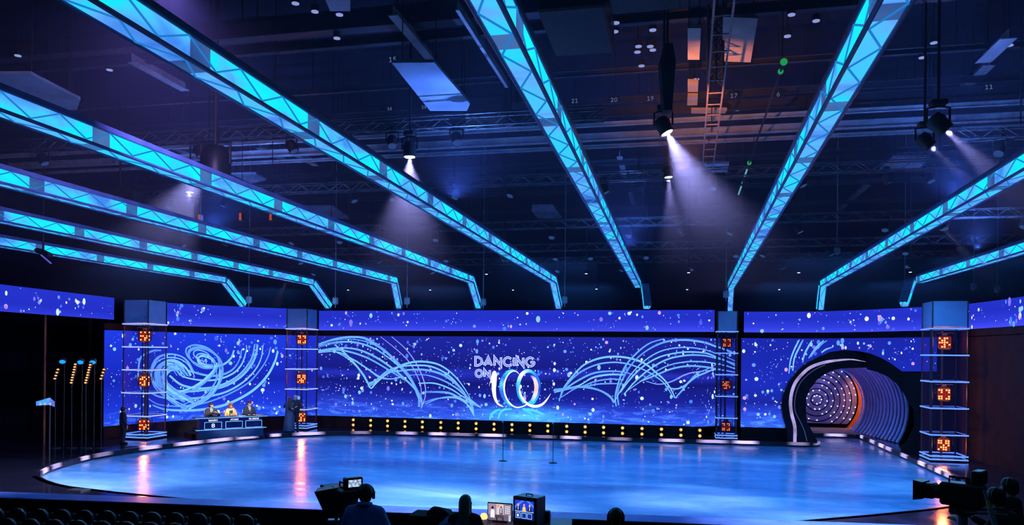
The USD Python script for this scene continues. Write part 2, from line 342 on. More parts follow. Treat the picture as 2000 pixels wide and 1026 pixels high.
def screen_mat(name, ramp, lo, hi, ground=None, glow_at=None):
    nodes = {"g": ("geometry", {}), "x": ("separate_xyz", {}), "m": ("map_range", {"from_min": lo, "from_max": hi, "clamp": True}), "mp": ("mapping", {"scale": (0.10, 0.10, 0.7)}),
             "n": ("noise_texture", {"scale": 1.0, "detail": 3.0}), "a": ("math", {"math_type": "multiply_add", "value2": 0.22, "value3": -0.11}), "s": ("math", {"math_type": "add"}),
             "r": ("rgb_ramp", {"ramp": [(t, lin(*c)) for t, c in ramp]}), "e": ("emission", {"strength": 1.2})}
    links = [("g.position", "x.vector"), ("x.z", "m.value"), ("g.position", "mp.vector"), ("mp.vector", "n.vector"), ("n.fac", "a.value1"), ("m.result", "s.value1"), ("a.value", "s.value2"), ("s.value", "r.fac")]
    last = "r.color"
    if ground:
        nodes |= {"gm": ("mapping", {"scale": (1.1, 1.1, 5.5)}), "gn": ("noise_texture", {"scale": 1.0, "detail": 6.0, "roughness": 0.65, "distortion": 0.8}), "gr": ("rgb_ramp", {"ramp": [(0.5, (0, 0, 0)), (0.72, lin(90, 150, 255))]}),
                  "gk": ("map_range", {"from_min": ground, "from_max": lo, "to_min": 0.0, "to_max": 1.0, "clamp": True}), "ga": ("mix_color", {"blend_type": "add", "use_clamp": False})}
        links += [("g.position", "gm.vector"), ("gm.vector", "gn.vector"), ("gn.fac", "gr.fac"), ("x.z", "gk.value"), ("gk.result", "ga.fac"), (last, "ga.a"), ("gr.color", "ga.b")]; last = "ga.result"
    if glow_at:
        (gx, gz, wx, wz) = glow_at
        nodes |= {"om": ("mapping", {"location": (-gx / wx, 0, -gz / wz), "scale": (1 / wx, 0.0, 1 / wz)}), "og": ("gradient_texture", {"gradient_type": "quadratic_sphere"}), "oc": ("mix_color", {"blend_type": "add", "b": lin(70, 190, 245)})}
        links += [("g.position", "om.vector"), ("om.vector", "og.vector"), ("og.fac", "oc.fac"), (last, "oc.a")]; last = "oc.result"
    return mat(name, nodes, links + [(last, "e.color")], "e.emission")

Z0, Z1, ZB0, ZB1 = 0.78, 5.08, 5.36, 6.42
LEFT = Wall([(-25.0, 29.6), (-24.55, 31.2), (-23.9, 32.9), (-22.9, 34.7), (-21.6, 36.3), (-20.2, 37.5), (-19.05, 38.2)])
MID = Wall([(-18.98, 38.2), (1.25, 38.2), (1.76, 38.82), (2.80, 38.86)]); BANDW = Wall([(-18.98, 38.2), (1.72, 38.2)])
RIGHT = Wall([(2.82, 38.6), (4.9, 38.75), (6.57, 38.6), (8.2, 37.4), (9.49, 36.0), (10.5, 35.0), (11.15, 33.6), (11.5, 31.2), (11.65, 28.4), (11.65, 25.5), (11.45, 22.5)])
M_mid = screen_mat("screen_centre", [(0.0, (44, 84, 222)), (0.14, (38, 62, 200)), (0.27, (24, 34, 150)), (0.45, (17, 22, 110)), (0.56, (34, 44, 176)), (0.63, (20, 26, 122)), (0.8, (24, 32, 140)), (1.0, (27, 36, 150))], Z0, Z1, 1.9, (-7.4, 1.05, 4.6, 0.75))
M_left = screen_mat("screen_left", [(0.0, (36, 74, 225)), (0.2, (26, 50, 200)), (0.45, (20, 34, 165)), (0.7, (24, 46, 195)), (1.0, (28, 56, 215))], Z0, Z1, 1.5)
M_right = screen_mat("screen_right", [(0.0, (46, 92, 225)), (0.15, (38, 64, 205)), (0.3, (24, 36, 150)), (0.5, (26, 42, 178)), (0.75, (24, 38, 165)), (1.0, (24, 36, 160))], Z0, Z1, 1.9)
M_band = screen_mat("screen_band", [(0.0, (62, 72, 232)), (0.25, (42, 56, 205)), (0.6, (32, 44, 185)), (1.0, (32, 46, 190))], ZB0, ZB1)

def screen(name, W, poly, m, label, thick=0.14):
    t = thing(name, label, "LED screen")
    obj("cabinet", W.slab(poly, thick, -0.006), flat_black, t)
    V = W.slab(poly, 0.004, 0.0); obj("display", V, m, t)
    return t
mid_poly = sbox(0, Z0, MID.S[-1], Z1); left_poly = sbox(0, Z0, LEFT.S[-1], Z1)
sc_mid = screen("led_screen", MID, mid_poly, M_mid, "wide central screen with the ribbon numeral emblem and two winged line drawings")
sc_left = screen("led_screen", LEFT, left_poly, M_left, "curved screen behind the judges with a looping line drawing")
arch_px = [(1740, 710), (1722, 700), (1700, 691), (1675, 686), (1650, 684), (1622, 688), (1597, 698), (1575, 710), (1556, 726), (1540, 748), (1530, 770), (1526, 792), (1529, 815), (1536, 839)]
rp = [RIGHT.hit(1448, 661)[0], RIGHT.hit(1830, 692)[0]]
arch_sz = [tuple(RIGHT.hit(*p)) for p in [(1762, 726)] + arch_px]
right_poly = Polygon([(rp[0], Z1), (rp[1], Z1), (rp[1], RIGHT.hit(1830, 726)[1])] + arch_sz + [(arch_sz[-1][0], Z0), (rp[0], Z0)]).buffer(0)
sc_right = screen("led_screen", RIGHT, right_poly, M_right, "curved screen cut round the tunnel arch with a few arcs of light")
specks(MID, mid_poly, 900, 0.092, 11, sc_mid); specks(LEFT, left_poly, 330, 0.10, 12, sc_left); specks(RIGHT, right_poly, 380, 0.10, 13, sc_right)

def band(W, s0, s1, z0, z1, seed, count, label):
    poly = sbox(s0, z0, s1, z1); t = screen("led_band", W, poly, M_band, label); specks(W, poly, count, 0.115, seed, t); return t
band(BANDW, 0.05, BANDW.S[-1] - 0.03, ZB0, ZB1, 21, 110, "long narrow screen band above the central screen")
LB = Wall(LEFT.p + np.array([0.05, -0.05])); band(LB, LB.hit(318, 610)[0], LB.hit(566, 610)[0], 5.40, 6.49, 22, 34, "narrow screen band above the judges between the two left columns")
FL = Wall([(-26.0, 20.5), (-25.92, 25.1), (-26.75, 32.3)]); band(FL, 0, FL.S[-1], 5.66, 6.72, 23, 60, "narrow screen band at the far left beyond the light columns")
band(RIGHT, RIGHT.hit(1453, 630)[0], RIGHT.S[-1], ZB0, 6.36, 24, 120, "narrow screen band curving above the tunnel and to the right")

# line drawings on the screens, digitised in picture coordinates of the photograph and laid on the screens' own surface
def strokes_of(W, lists, off_xy, k, w, cols, seed, copies=1, spread=0.0):
    rg = random.Random(seed); out = []
    for L in lists:
        P = W.px([(off_xy[0] + a / k, off_xy[1] + b / k) for a, b in L]); S = spline(P, 9)
        for c in range(copies):
            Q = S + (np.array([rg.uniform(-spread, spread), rg.uniform(-spread, spread)]) if c else 0)
            Q = Q[(Q[:, 1] < Z1 - 0.03) & (Q[:, 1] > Z0 + 0.03) & (Q[:, 0] > 0.02) & (Q[:, 0] < W.S[-1] - 0.02)]
            if len(Q) < 4: continue
            t = np.linspace(0, 1, len(Q)); ww = w * (0.55 + 0.45 * np.sin(math.pi * np.clip(t, 0.05, 0.95))) * rg.uniform(0.8, 1.15)
            c0, c1 = np.array(rg.choice(cols)), np.array(rg.choice(cols)); out.append((Q, ww, c0 * (1 - t[:, None]) + c1 * t[:, None]))
    return out
CY_ = [lin(92, 155, 255), lin(105, 178, 255), lin(122, 198, 255), lin(88, 145, 250)]; PU_ = [lin(130, 140, 255), lin(150, 150, 255), lin(110, 150, 255)]
def trails(W, parent, lists, off, k, w, cols, seed, copies=1, spread=0.0, lift=0.02):
    for i, s in enumerate(strokes_of(W, lists, off, k, w, cols, seed, copies, spread)):
        (vf, c) = ribbons(W, [s], lift + 0.0006 * (i % 12)); obj("light_trail", vf, emitvc, parent, col=c)
WL = [[(0, 335), (60, 300), (170, 262), (270, 248), (370, 258), (470, 320), (560, 400), (640, 490), (690, 580), (720, 640), (722, 690)], [(10, 340), (60, 310), (160, 275), (280, 266), (400, 290), (500, 350), (590, 440), (660, 530), (700, 620), (702, 690)],
      [(10, 345), (60, 320), (180, 290), (300, 288), (420, 325), (520, 390), (600, 460), (660, 540), (696, 625), (710, 665)], [(10, 345), (60, 338), (180, 320), (300, 325), (400, 360), (500, 420), (600, 500), (680, 580), (718, 650)],
      [(10, 350), (60, 345), (180, 333), (280, 350), (380, 385), (480, 440), (560, 490), (640, 540)], [(60, 350), (190, 345), (290, 392), (380, 450), (450, 497), (520, 514), (600, 500)],
      [(180, 345), (260, 390), (330, 460), (375, 530), (400, 573), (430, 545), (480, 500), (560, 450), (640, 410)], [(170, 300), (240, 360), (300, 425), (350, 490), (385, 545), (420, 530), (490, 480)],
      [(385, 560), (470, 500), (560, 440), (640, 410), (730, 403), (830, 425), (920, 490), (990, 580), (1030, 660), (1045, 745)], [(380, 545), (430, 525), (500, 470), (580, 440), (680, 432), (780, 440), (880, 490), (960, 570), (1020, 660), (1040, 740)],
      [(520, 470), (640, 455), (740, 455), (840, 480), (920, 530), (980, 590), (1030, 680)], [(640, 490), (740, 490), (840, 520), (930, 570), (990, 620), (1080, 690)], [(700, 545), (800, 545), (900, 580), (980, 630), (1085, 690)],
      [(735, 600), (830, 600), (900, 610), (980, 650), (1090, 695)], [(735, 660), (800, 640), (880, 632), (950, 640), (1020, 690), (1045, 740)], [(740, 670), (830, 635), (920, 628), (990, 660), (1040, 735)]]
trails(MID, sc_mid, WL, (600, 580), 3.206, 0.062, CY_, 31, 2, 0.06)
trails(MID, sc_mid, [[(460, 250), (560, 330), (640, 410), (700, 520), (715, 600), (705, 690)], [(530, 250), (620, 330), (690, 430), (735, 540), (740, 620), (715, 700)], [(300, 395), (380, 450), (450, 505), (520, 515), (580, 508)]], (600, 580), 3.206, 0.07, PU_, 32)
WR = [[(295, 655), (320, 580), (380, 500), (450, 430), (540, 390), (640, 377), (740, 388), (830, 420), (900, 475), (960, 530), (1000, 590), (1020, 635)], [(300, 640), (340, 560), (420, 480), (520, 430), (620, 412), (720, 420), (820, 455), (900, 500), (960, 550), (1010, 630)],
      [(260, 590), (320, 580), (400, 530), (500, 480), (600, 465), (700, 470), (760, 490)], [(265, 585), (400, 565), (500, 510), (600, 490), (700, 490)], [(260, 585), (420, 565), (520, 530), (620, 515), (700, 520)], [(265, 580), (440, 565), (540, 548), (640, 545), (700, 548)],
      [(270, 600), (400, 570), (480, 570), (560, 590), (620, 630), (640, 665)], [(290, 640), (420, 565), (520, 575), (600, 610), (640, 650)],
      [(650, 685), (645, 620), (670, 520), (710, 430), (780, 350), (860, 290), (950, 262)], [(665, 680), (660, 600), (700, 500), (760, 410), (840, 340), (940, 290), (1050, 272), (1160, 280), (1280, 315), (1340, 335), (1420, 372)],
      [(640, 660), (690, 570), (750, 480), (830, 400), (920, 345), (1020, 320), (1120, 318), (1220, 335), (1310, 365), (1420, 412)], [(680, 600), (740, 520), (820, 440), (920, 380), (1030, 352), (1140, 345), (1240, 360), (1330, 395), (1420, 440)],
      [(700, 610), (760, 540), (850, 460), (960, 395), (1070, 368), (1180, 365), (1290, 387), (1420, 425)], [(720, 590), (790, 540), (880, 480), (980, 430), (1090, 408), (1190, 408), (1310, 426), (1420, 460)],
      [(800, 530), (900, 490), (1000, 450), (1110, 432), (1220, 440), (1310, 456), (1420, 475)], [(1020, 635), (1060, 590), (1110, 530), (1180, 470), (1310, 415)], [(960, 560), (1020, 580), (1080, 560), (1160, 500), (1240, 465), (1310, 455)]]
trails(MID, sc_mid, WR, (1000, 580), 3.206, 0.062, CY_, 33, 2, 0.05)
trails(MID, sc_mid, [[(840, 530), (920, 548), (1000, 530), (1080, 490), (1160, 470), (1300, 455)]], (1000, 580), 3.206, 0.07, PU_, 34)
trails(RIGHT, sc_right, [[(190, 280), (205, 160), (240, 60), (270, 0), (285, -28)], [(225, 255), (240, 140), (280, 50), (305, 0), (320, -28)], [(315, 180), (330, 110), (370, 30), (400, -20)], [(370, 140), (410, 80), (460, 20), (510, -22)], [(390, 130), (430, 70), (500, 5), (540, -20)], [(490, 90), (530, 60), (595, 38)]], (1500, 670), 4.663, 0.075, CY_, 35)
SW = [[(375, 740), (450, 765), (560, 772), (700, 765), (850, 730), (1000, 650), (1090, 560), (1140, 470), (1160, 400)], [(345, 700), (420, 740), (560, 750), (700, 730), (840, 680), (980, 600), (1060, 510), (1100, 440), (1117, 380)],
      [(345, 650), (430, 690), (560, 700), (700, 690), (830, 660), (940, 600), (1020, 520), (1060, 440), (1070, 365)], [(380, 600), (460, 640), (580, 660), (700, 650), (820, 630), (930, 570), (1000, 490), (1030, 420), (1038, 365)],
      [(480, 560), (560, 620), (680, 640), (800, 620), (910, 560), (980, 480), (1005, 420), (1015, 362)], [(530, 530), (580, 570), (700, 590), (800, 580), (890, 540), (940, 480), (965, 400), (965, 370)], [(600, 530), (720, 560), (810, 555), (880, 520), (920, 460), (935, 395)], [(660, 490), (740, 500), (820, 490), (870, 450), (890, 400)],
      [(330, 690), (290, 600), (290, 500), (310, 440), (380, 405), (430, 402)]]
trails(LEFT, sc_left, SW, (180, 560), 3.206, 0.072, CY_, 36, 2, 0.05)
LOOPS = [[(560, 760), (700, 700), (780, 620), (812, 540), (800, 460), (760, 415), (710, 388), (650, 380), (605, 400), (605, 440), (640, 480), (700, 505), (770, 500)], [(600, 765), (730, 690), (790, 600), (800, 520)], [(500, 690), (640, 640), (740, 560), (780, 500)], [(770, 500), (745, 445), (690, 420), (655, 430), (660, 460), (700, 485), (740, 490)],
         [(640, 540), (600, 470), (550, 435), (480, 425), (410, 450), (375, 520), (385, 600), (440, 660), (520, 720), (600, 750)], [(600, 560), (560, 505), (500, 470), (440, 475), (395, 520), (395, 590), (440, 650), (520, 700)], [(560, 550), (530, 500), (490, 480), (440, 490), (405, 540), (410, 610), (470, 680), (560, 740)],
         [(540, 545), (510, 510), (470, 520), (450, 560), (480, 620), (560, 680), (640, 720)], [(580, 560), (540, 520), (500, 500), (460, 520), (440, 580), (480, 650), (580, 710)]]
trails(LEFT, sc_left, LOOPS, (180, 560), 3.206, 0.075, CY_, 37, 4, 0.17, 0.03)

# emblem: double-line lettering and the ribbon numeral
LET = {"D": [[(0, 0), (0, 1), (0.3, 1), (0.6, 0.8), (0.68, 0.5), (0.6, 0.2), (0.3, 0), (0, 0)]], "A": [[(0, 0), (0.38, 1), (0.76, 0)], [(0.17, 0.28), (0.6, 0.28)]], "N": [[(0, 0), (0, 1), (0.68, 0), (0.68, 1)]],
       "C": [[(0.76, 0.84), (0.55, 0.98), (0.3, 0.98), (0.08, 0.78), (0, 0.5), (0.08, 0.22), (0.3, 0.02), (0.55, 0.02), (0.76, 0.16)]], "I": [[(0, 0), (0, 1)]],
       "G": [[(0.76, 0.84), (0.55, 0.98), (0.3, 0.98), (0.08, 0.78), (0, 0.5), (0.08, 0.22), (0.3, 0.02), (0.58, 0.02), (0.8, 0.2), (0.82, 0.46), (0.46, 0.46)]],
       "O": [[(0.4, 1), (0.13, 0.88), (0, 0.5), (0.13, 0.12), (0.4, 0), (0.67, 0.12), (0.8, 0.5), (0.67, 0.88), (0.4, 1)]]}
ADV = {"D": 0.68, "A": 0.76, "N": 0.68, "C": 0.76, "I": 0.0, "G": 0.82, "O": 0.8}
def emblem_word(word, p0, p1, h_px):
    a, b, top = MID.hit(*p0), MID.hit(*p1), MID.hit(p0[0], p0[1] - h_px)
    H = (top[1] - a[1]); total = sum(ADV[c] for c in word) + 0.30 * (len(word) - 1); kx = (b[0] - a[0]) / total; x = a[0]
    for c in word:
        st = []
        for L in LET[c]:
            P = np.array([(x + px * kx, a[1] + pz * H) for px, pz in L])
            if c in "OCGD": P = spline(P, 5) if c != "D" else P
            g = LineString(P).buffer(0.06, join_style=2, cap_style=2); st.append(g)
        g = unary_union(st)
        for lay, (q, col) in enumerate(((g, lin(235, 245, 255)), (g.buffer(-0.022, join_style=2), lin(70, 85, 215)), (unary_union([LineString([(x + px * kx, a[1] + pz * H) for px, pz in L]) for L in LET[c]]).buffer(0.010), lin(170, 195, 255)))):
            if q.is_empty: continue
            v, f = tri2d(q); obj("letter", (MID.pos(v, 0.035 + 0.003 * lay), f), emitvc, sc_mid, col=np.tile(col, (len(v), 1)))
        x += (ADV[c] + 0.30) * kx
emblem_word("DANCING", (929, 714), (1043, 716.5), 16)
emblem_word("ON", (929.5, 736), (957, 736.5), 13)
def em(pts): return MID.px([(900 + a / 6.414, 680 + b / 6.414) for a, b in pts])
one = Polygon(em([(400, 300), (420, 284), (440, 290), (455, 330), (452, 420), (442, 520), (447, 610), (470, 685), (510, 718), (545, 738), (500, 731), (455, 705), (425, 660), (403, 600), (390, 520), (388, 440), (378, 430), (354, 477), (372, 415), (386, 350)])).buffer(0)
v, f = tri2d(one); obj("numeral", (MID.pos(v, 0.045), f), emitvc, sc_mid, col=np.tile(lin(246, 238, 250), (len(v), 1)))
def ribbon_numeral(pts, widths, cols, lift, n=10):
    P = spline(em(pts), n); m = len(pts); t = np.linspace(0, m - 1, len(P))
    w = np.interp(t, range(m), widths) / 6.414 * 0.0262; c = np.stack([np.interp(t, range(m), [lin(*q)[k] for q in cols]) for k in range(3)], 1)
    vf, cc = ribbons(MID, [(P, w, c)], lift); obj("numeral", vf, emitvc, sc_mid, col=cc)
Wt, Cn, Bl, Pk, Dk = (248, 246, 255), (40, 200, 240), (40, 110, 235), (255, 205, 205), (20, 60, 190)
ribbon_numeral([(735, 330), (695, 292), (640, 285), (585, 312), (540, 372), (515, 450), (515, 540), (545, 630), (595, 695), (650, 728)], (4, 18, 34, 46, 54, 56, 54, 42, 28, 16), (Wt, Cn, (120, 210, 250), Cn, Bl, (90, 200, 250), Bl, Bl, Cn, Cn), 0.05)
ribbon_numeral([(735, 328), (700, 298), (655, 292), (605, 325), (568, 385), (548, 460), (548, 545), (575, 630), (625, 700), (690, 742), (760, 738), (830, 705), (890, 655)], (3, 8, 13, 15, 18, 20, 20, 20, 18, 15, 14, 14, 20), (Wt,) * 13, 0.053)
ribbon_numeral([(880, 345), (925, 390), (948, 450), (952, 520), (930, 600), (890, 670), (830, 715)], (20, 44, 58, 60, 56, 44, 22), (Bl, (235, 205, 235), Pk, (250, 190, 175), (225, 215, 245), Cn, Cn), 0.056)
ribbon_numeral([(800, 690), (745, 610), (722, 520), (728, 420), (765, 335), (825, 290), (890, 298), (950, 355), (985, 440), (988, 520), (965, 610), (915, 690), (880, 715)], (40, 44, 46, 50, 50, 44, 38, 36, 32, 28, 26, 24, 12), (Cn, (20, 190, 235), (60, 150, 240), (90, 210, 250), Wt, (150, 225, 250), (60, 190, 240), Bl, (40, 120, 240), Dk, (50, 150, 240), Cn, Cn), 0.06)
ribbon_numeral([(735, 470), (745, 560), (780, 640), (840, 700), (900, 728), (965, 728), (1030, 700), (1085, 640), (1130, 570)], (16, 26, 30, 30, 34, 34, 28, 18, 3), (Cn, Wt, Wt, Wt, Wt, Wt, Wt, Wt, Wt), 0.064)
trails(MID, sc_mid, [[(365, 895), (390, 830), (440, 790), (500, 770)], [(470, 890), (490, 820), (540, 775), (640, 765)], [(940, 900), (900, 840), (850, 800), (790, 780)], [(770, 765), (900, 780), (1040, 830)]], (900, 680), 6.414, 0.14, [lin(60, 190, 235), lin(80, 205, 245)], 38, 1, 0.0, 0.02)

# ------------------------------------------------------------------ risers and headers that carry the screens
def strip_wall(name, W, s0, s1, z0, z1, th, off, label, cat, m=flat_black):
    return obj(name, W.slab(sbox(s0, z0, s1, z1), th, off), m, None, label, cat)
strip_wall("screen_riser", MID, 0, 20.2, 0.2, Z0 - 0.005, 0.3, 0.0, "long black riser with paired amber lamps under the central screen", "riser")
strip_wall("screen_riser", LEFT, 0, LEFT.S[-1] - 0.05, 0.2, Z0 - 0.005, 0.3, 0.0, "black curved riser under the screen behind the judges", "riser")
strip_wall("screen_riser", RIGHT, RIGHT.hit(1448, 850)[0], arch_sz[-1][0], 0.2, Z0 - 0.005, 0.3, 0.0, "short black riser under the screen left of the tunnel arch", "riser")
strip_wall("screen_header", MID, 0, MID.S[-1], Z1 + 0.005, ZB0 - 0.005, 0.2, -0.02, "black header strip between the central screen and its band", "header")
strip_wall("screen_header", LEFT, 0, LEFT.S[-1] - 0.05, Z1 + 0.005, 5.395, 0.2, -0.02, "black header strip above the screen behind the judges", "header")
strip_wall("screen_header", RIGHT, RIGHT.hit(1453, 650)[0], RIGHT.S[-1], Z1 + 0.005, ZB0 - 0.005, 0.2, -0.02, "black header strip curving above the tunnel screen", "header")
for s in np.arange(1.2, 13.5, 3.0):
    q = FL.pos([(min(s, FL.S[-1] - 0.3), 0)], -0.10)[0]
    obj("band_post", MB().box((q[0], q[1], 2.94), (0.1, 0.1, 5.48)).mesh(), black, None, "thin black post carrying the far left screen band, %s from the near end" % ORD[int((s - 1.2) / 3)], "post", "posts of the far left band")
# black stage flat right of the tunnel with the curved cut over the arches
cut_px = [(1600, 700), (1640, 722), (1692, 722), (1712, 727), (1731, 735), (1750, 750), (1764, 769), (1775, 790), (1783, 800), (1784, 832), (1772, 858), (1757, 874)]
cs = [tuple(RIGHT.hit(*p)) for p in cut_px]
flat_poly = Polygon([tuple(RIGHT.hit(1690, 694)), (RIGHT.hit(1690, 694)[0], Z1 - 0.02), (RIGHT.S[-1], Z1 - 0.02), (RIGHT.S[-1], 0.2), (cs[-1][0] + 0.05, 0.2)] + cs[::-1][:-3] + [tuple(RIGHT.hit(1692, 722))]).buffer(0)
clip = Polygon([tuple(RIGHT.hit(*p)) for p in [(1690, 640), (1832, 640), (1831, 726), (1762, 726), (1740, 710), (1722, 700), (1700, 691), (1690, 689)]]).buffer(0.01)
flat_poly = flat_poly.difference(clip).buffer(-0.005).buffer(0.0)
obj("stage_flat", RIGHT.slab(flat_poly, 0.10, -0.03), flat_black, None, "tall black flat curving right of the tunnel arch behind the right light column", "stage flat")

# ------------------------------------------------------------------ tunnel entrance
TX, TZ = 7.6, 1.75
def tunnel():
    t = thing("arch_portal", "black rounded portal with a curved glowing strip at the tunnel mouth", "portal")
    Y = 37.86
    outer = [(1762, 726)] + arch_px + [(1538, 850), (1538, 868), (1596, 868), (1596, 861), (1584, 839), (1576, 824), (1574, 803), (1575, 777), (1581, 762), (1596, 742), (1611, 731), (1629, 723), (1645, 720), (1700, 718), (1730, 730)]
    g = Polygon([(aty(*p, Y)[0], max(aty(*p, Y)[2], 0.2)) for p in outer]).buffer(0).buffer(-0.03).buffer(0.03)
    v, f = extrude(g, 0.5); P = np.c_[v[:, 0], Y + v[:, 2], v[:, 1]]; P = P[:, [0, 1, 2]]
    obj("arch_body", (P, f[:, ::-1]), gloss_black, t)
    arc = [(1552.5, 864), (1552.5, 835), (1546.5, 810), (1544, 790), (1546, 769), (1553, 749), (1566, 732), (1583, 718), (1607, 709), (1633, 704.5), (1663, 702.5), (1691, 707)]
    S = spline([aty(*p, Y - 0.02) for p in arc], 8); w = np.interp(np.linspace(0, 1, len(S)), [0, 0.15, 0.75, 1], [0.075, 0.075, 0.07, 0.008]); T = np.gradient(S, axis=0); T /= np.linalg.norm(T, axis=1, keepdims=True); N = np.cross(T, [0, 1, 0])
    k = len(S); V = np.vstack([S + N * w[:, None], S - N * w[:, None], S + N * w[:, None] + [0, 0.03, 0], S - N * w[:, None] + [0, 0.03, 0]]); F = []
    for i in range(k - 1): F += [(i, k + i, k + i + 1), (i, k + i + 1, i + 1), (i, i + 1, 2 * k + i + 1), (i, 2 * k + i + 1, 2 * k + i), (k + i, 3 * k + i, 3 * k + i + 1), (k + i, 3 * k + i + 1, k + i + 1)]
    obj("light_strip", (V, np.array(F)), emit("arch_light", (0.55, 0.46, 0.95), 1.0, 0.55, 1.5), t)
    arc2 = [(1576, 862), (1571, 842), (1562, 822), (1554, 806), (1552, 790), (1554, 772), (1561, 752), (1574, 736), (1592, 722), (1612, 713)]
    obj("inner_seam", MB().tube(spline([aty(*p, Y - 0.01) for p in arc2], 6), 0.018, 6).mesh(), emit("seam_light", (0.10, 0.12, 0.42), 0.5), t)
    rib_m = [paint("rib_lilac_%d" % i, (0.30 - 0.02 * i, 0.27 - 0.02 * i, 0.62), 0.3, 0.1, 0.15, 2.0) for i in range(3)]
    tt = thing("tunnel_vault", "ribbed lilac tunnel vault of nested arches behind the portal", "tunnel")
    NR = 13; ys = np.linspace(38.98, 44.0, NR); rs = np.linspace(2.88, 2.2, NR)
    for i in range(NR):
        a0 = math.asin(-(TZ - 0.22) / rs[i]) if rs[i] > TZ - 0.22 else -1.2
        a = np.linspace(a0, math.pi - a0, 40); P = np.stack([TX + rs[i] * np.cos(a), np.full(40, ys[i]), TZ + rs[i] * np.sin(a)], 1)
        obj("arch_rib", MB().tube(P, 0.085, 10).mesh(), rib_m[i % 3], tt, smooth=60)
    V, F = [], []
    for r, y in ((3.0, 38.92), (2.34, 44.1)):
        a = np.linspace(-0.55, math.pi + 0.55, 41); V.append(np.stack([TX + r * np.cos(a), np.full(41, y), np.maximum(TZ + r * np.sin(a), 0.2)], 1))
    for i in range(40): F += [(i, i + 1, 41 + i + 1), (i, 41 + i + 1, 41 + i)]
    V = np.vstack(V); n = len(V); Vo = V.copy(); Vo[:, [0, 2]] = (Vo[:, [0, 2]] - [TX, TZ]) * 1.03 + [TX, TZ]; Vo[:, 2] = np.maximum(Vo[:, 2], 0.2)
    obj("shell", (np.vstack([V, Vo]), np.vstack([np.array(F), np.array(F)[:, ::-1] + n])), paint("tunnel_dark", (0.006, 0.005, 0.015), 0.8, spec=0.1), tt)
    tube_b = emit("edge_blue", lin(30, 70, 210), 1.0)
    a = np.linspace(-0.75, 1.3, 26); obj("light_edge", MB().tube(np.stack([TX + 2.06 * np.cos(a), np.full(26, 44.12), TZ + 2.06 * np.sin(a)], 1), 0.035, 6).mesh(), tube_b, tt)
    # end disc of concentric padded rings with bulbs along their rims
    d = thing("ring_disc", "round end wall of concentric lilac rings dotted with small bulbs inside the tunnel", "ring wall")
    dx, dy, dz = 7.65, 46.0, 1.8; lil = paint("ring_lilac", (0.19, 0.165, 0.40), 0.5, 0.0, 0.15, 3.0); bm = emit("disc_bulb", (0.78, 0.74, 1.0), 5.0)
    ground = Polygon([(-9, 0.46 - dz), (9, 0.46 - dz), (9, 9), (-9, 9)])
    brg = random.Random(5)
    for k in range(7):
        ro = 0.307 * (k + 1) - 0.02; ri = max(0, 0.307 * k + 0.035)
        a = np.linspace(0, 2 * math.pi, 73)[:-1]; g = Polygon(np.c_[ro * np.cos(a), ro * np.sin(a)])
        if ri > 0.05: g = g.difference(Polygon(np.c_[ri * np.cos(a), ri * np.sin(a)]))
        v, f = extrude(g.intersection(ground), 0.12); P = np.c_[dx + v[:, 0], dy - v[:, 2] + 0.03 * k, dz + v[:, 1]]
        ring = obj("ring", (P, f), lil, d)
        nb = max(8, int(ro * 17)); m = MB()
        for i in range(nb):
            b = 2 * math.pi * (i + brg.uniform(-0.2, 0.2)) / nb; x, z = (ro - 0.05) * math.cos(b), (ro - 0.05) * math.sin(b)
            if z < 0.50 - dz or brg.random() < 0.12: continue
            m.tm(trimesh.creation.icosphere(1, 0.03), xf(np.eye(3), (dx + x, dy - 0.15 + 0.03 * k, dz + z)))
        obj("bulbs", m.mesh(), bm, ring, kind="stuff")
    v, f = extrude(Polygon(np.c_[2.25 * np.cos(a), 2.25 * np.sin(a)]).intersection(Polygon([(-9, -1.58), (9, -1.58), (9, 9), (-9, 9)])), 0.1); obj("backing", (np.c_[dx + v[:, 0], dy + 0.30 - v[:, 2], dz + v[:, 1]], f), flat_black, d)
    org = paint("orange_drape", (0.62, 0.20, 0.09), 0.7, 0.0, 0.2, 1.2)
    obj("backstage_drape", MB().box((9.0, 47.4, 2.7), (8.0, 0.12, 5.0)).mesh(), org, None, "orange lit drape in the gap between the tunnel ribs and the ring wall", "drape")
    w = MB(); 
    for i in range(9): w.box((11.1 + 0.04 * (i % 2), 44.6 + 0.28 * i, 2.5), (0.08, 0.27, 4.6))
    obj("backstage_drape", w.mesh(), org, None, "pleated orange drape along the backstage side of the tunnel", "drape")
    v, f = extrude(sbox(6.32, 43.05, 9.7, 47.3), 0.03); v[:, 2] += 0.2
    obj("tunnel_carpet", (v, f), paint("pink_carpet", (0.42, 0.24, 0.24), 0.6), None, "pinkish carpet on the tunnel floor in front of the ring wall", "carpet")
tunnel()
spot((6.6, 38.9, 3.7), (9.0, 43.0, 1.2), (0.42, 0.34, 1.0), 75, 75, 0.8, 0.08)
spot((7.2, 44.25, 3.9), (7.65, 46.0, 1.9), (0.48, 0.40, 1.0), 42, 68, 0.9, 0.06)
spot((10.6, 44.5, 4.0), (10.3, 47.3, 1.2), (1.0, 0.36, 0.10), 190, 38, 0.8, 0.06)

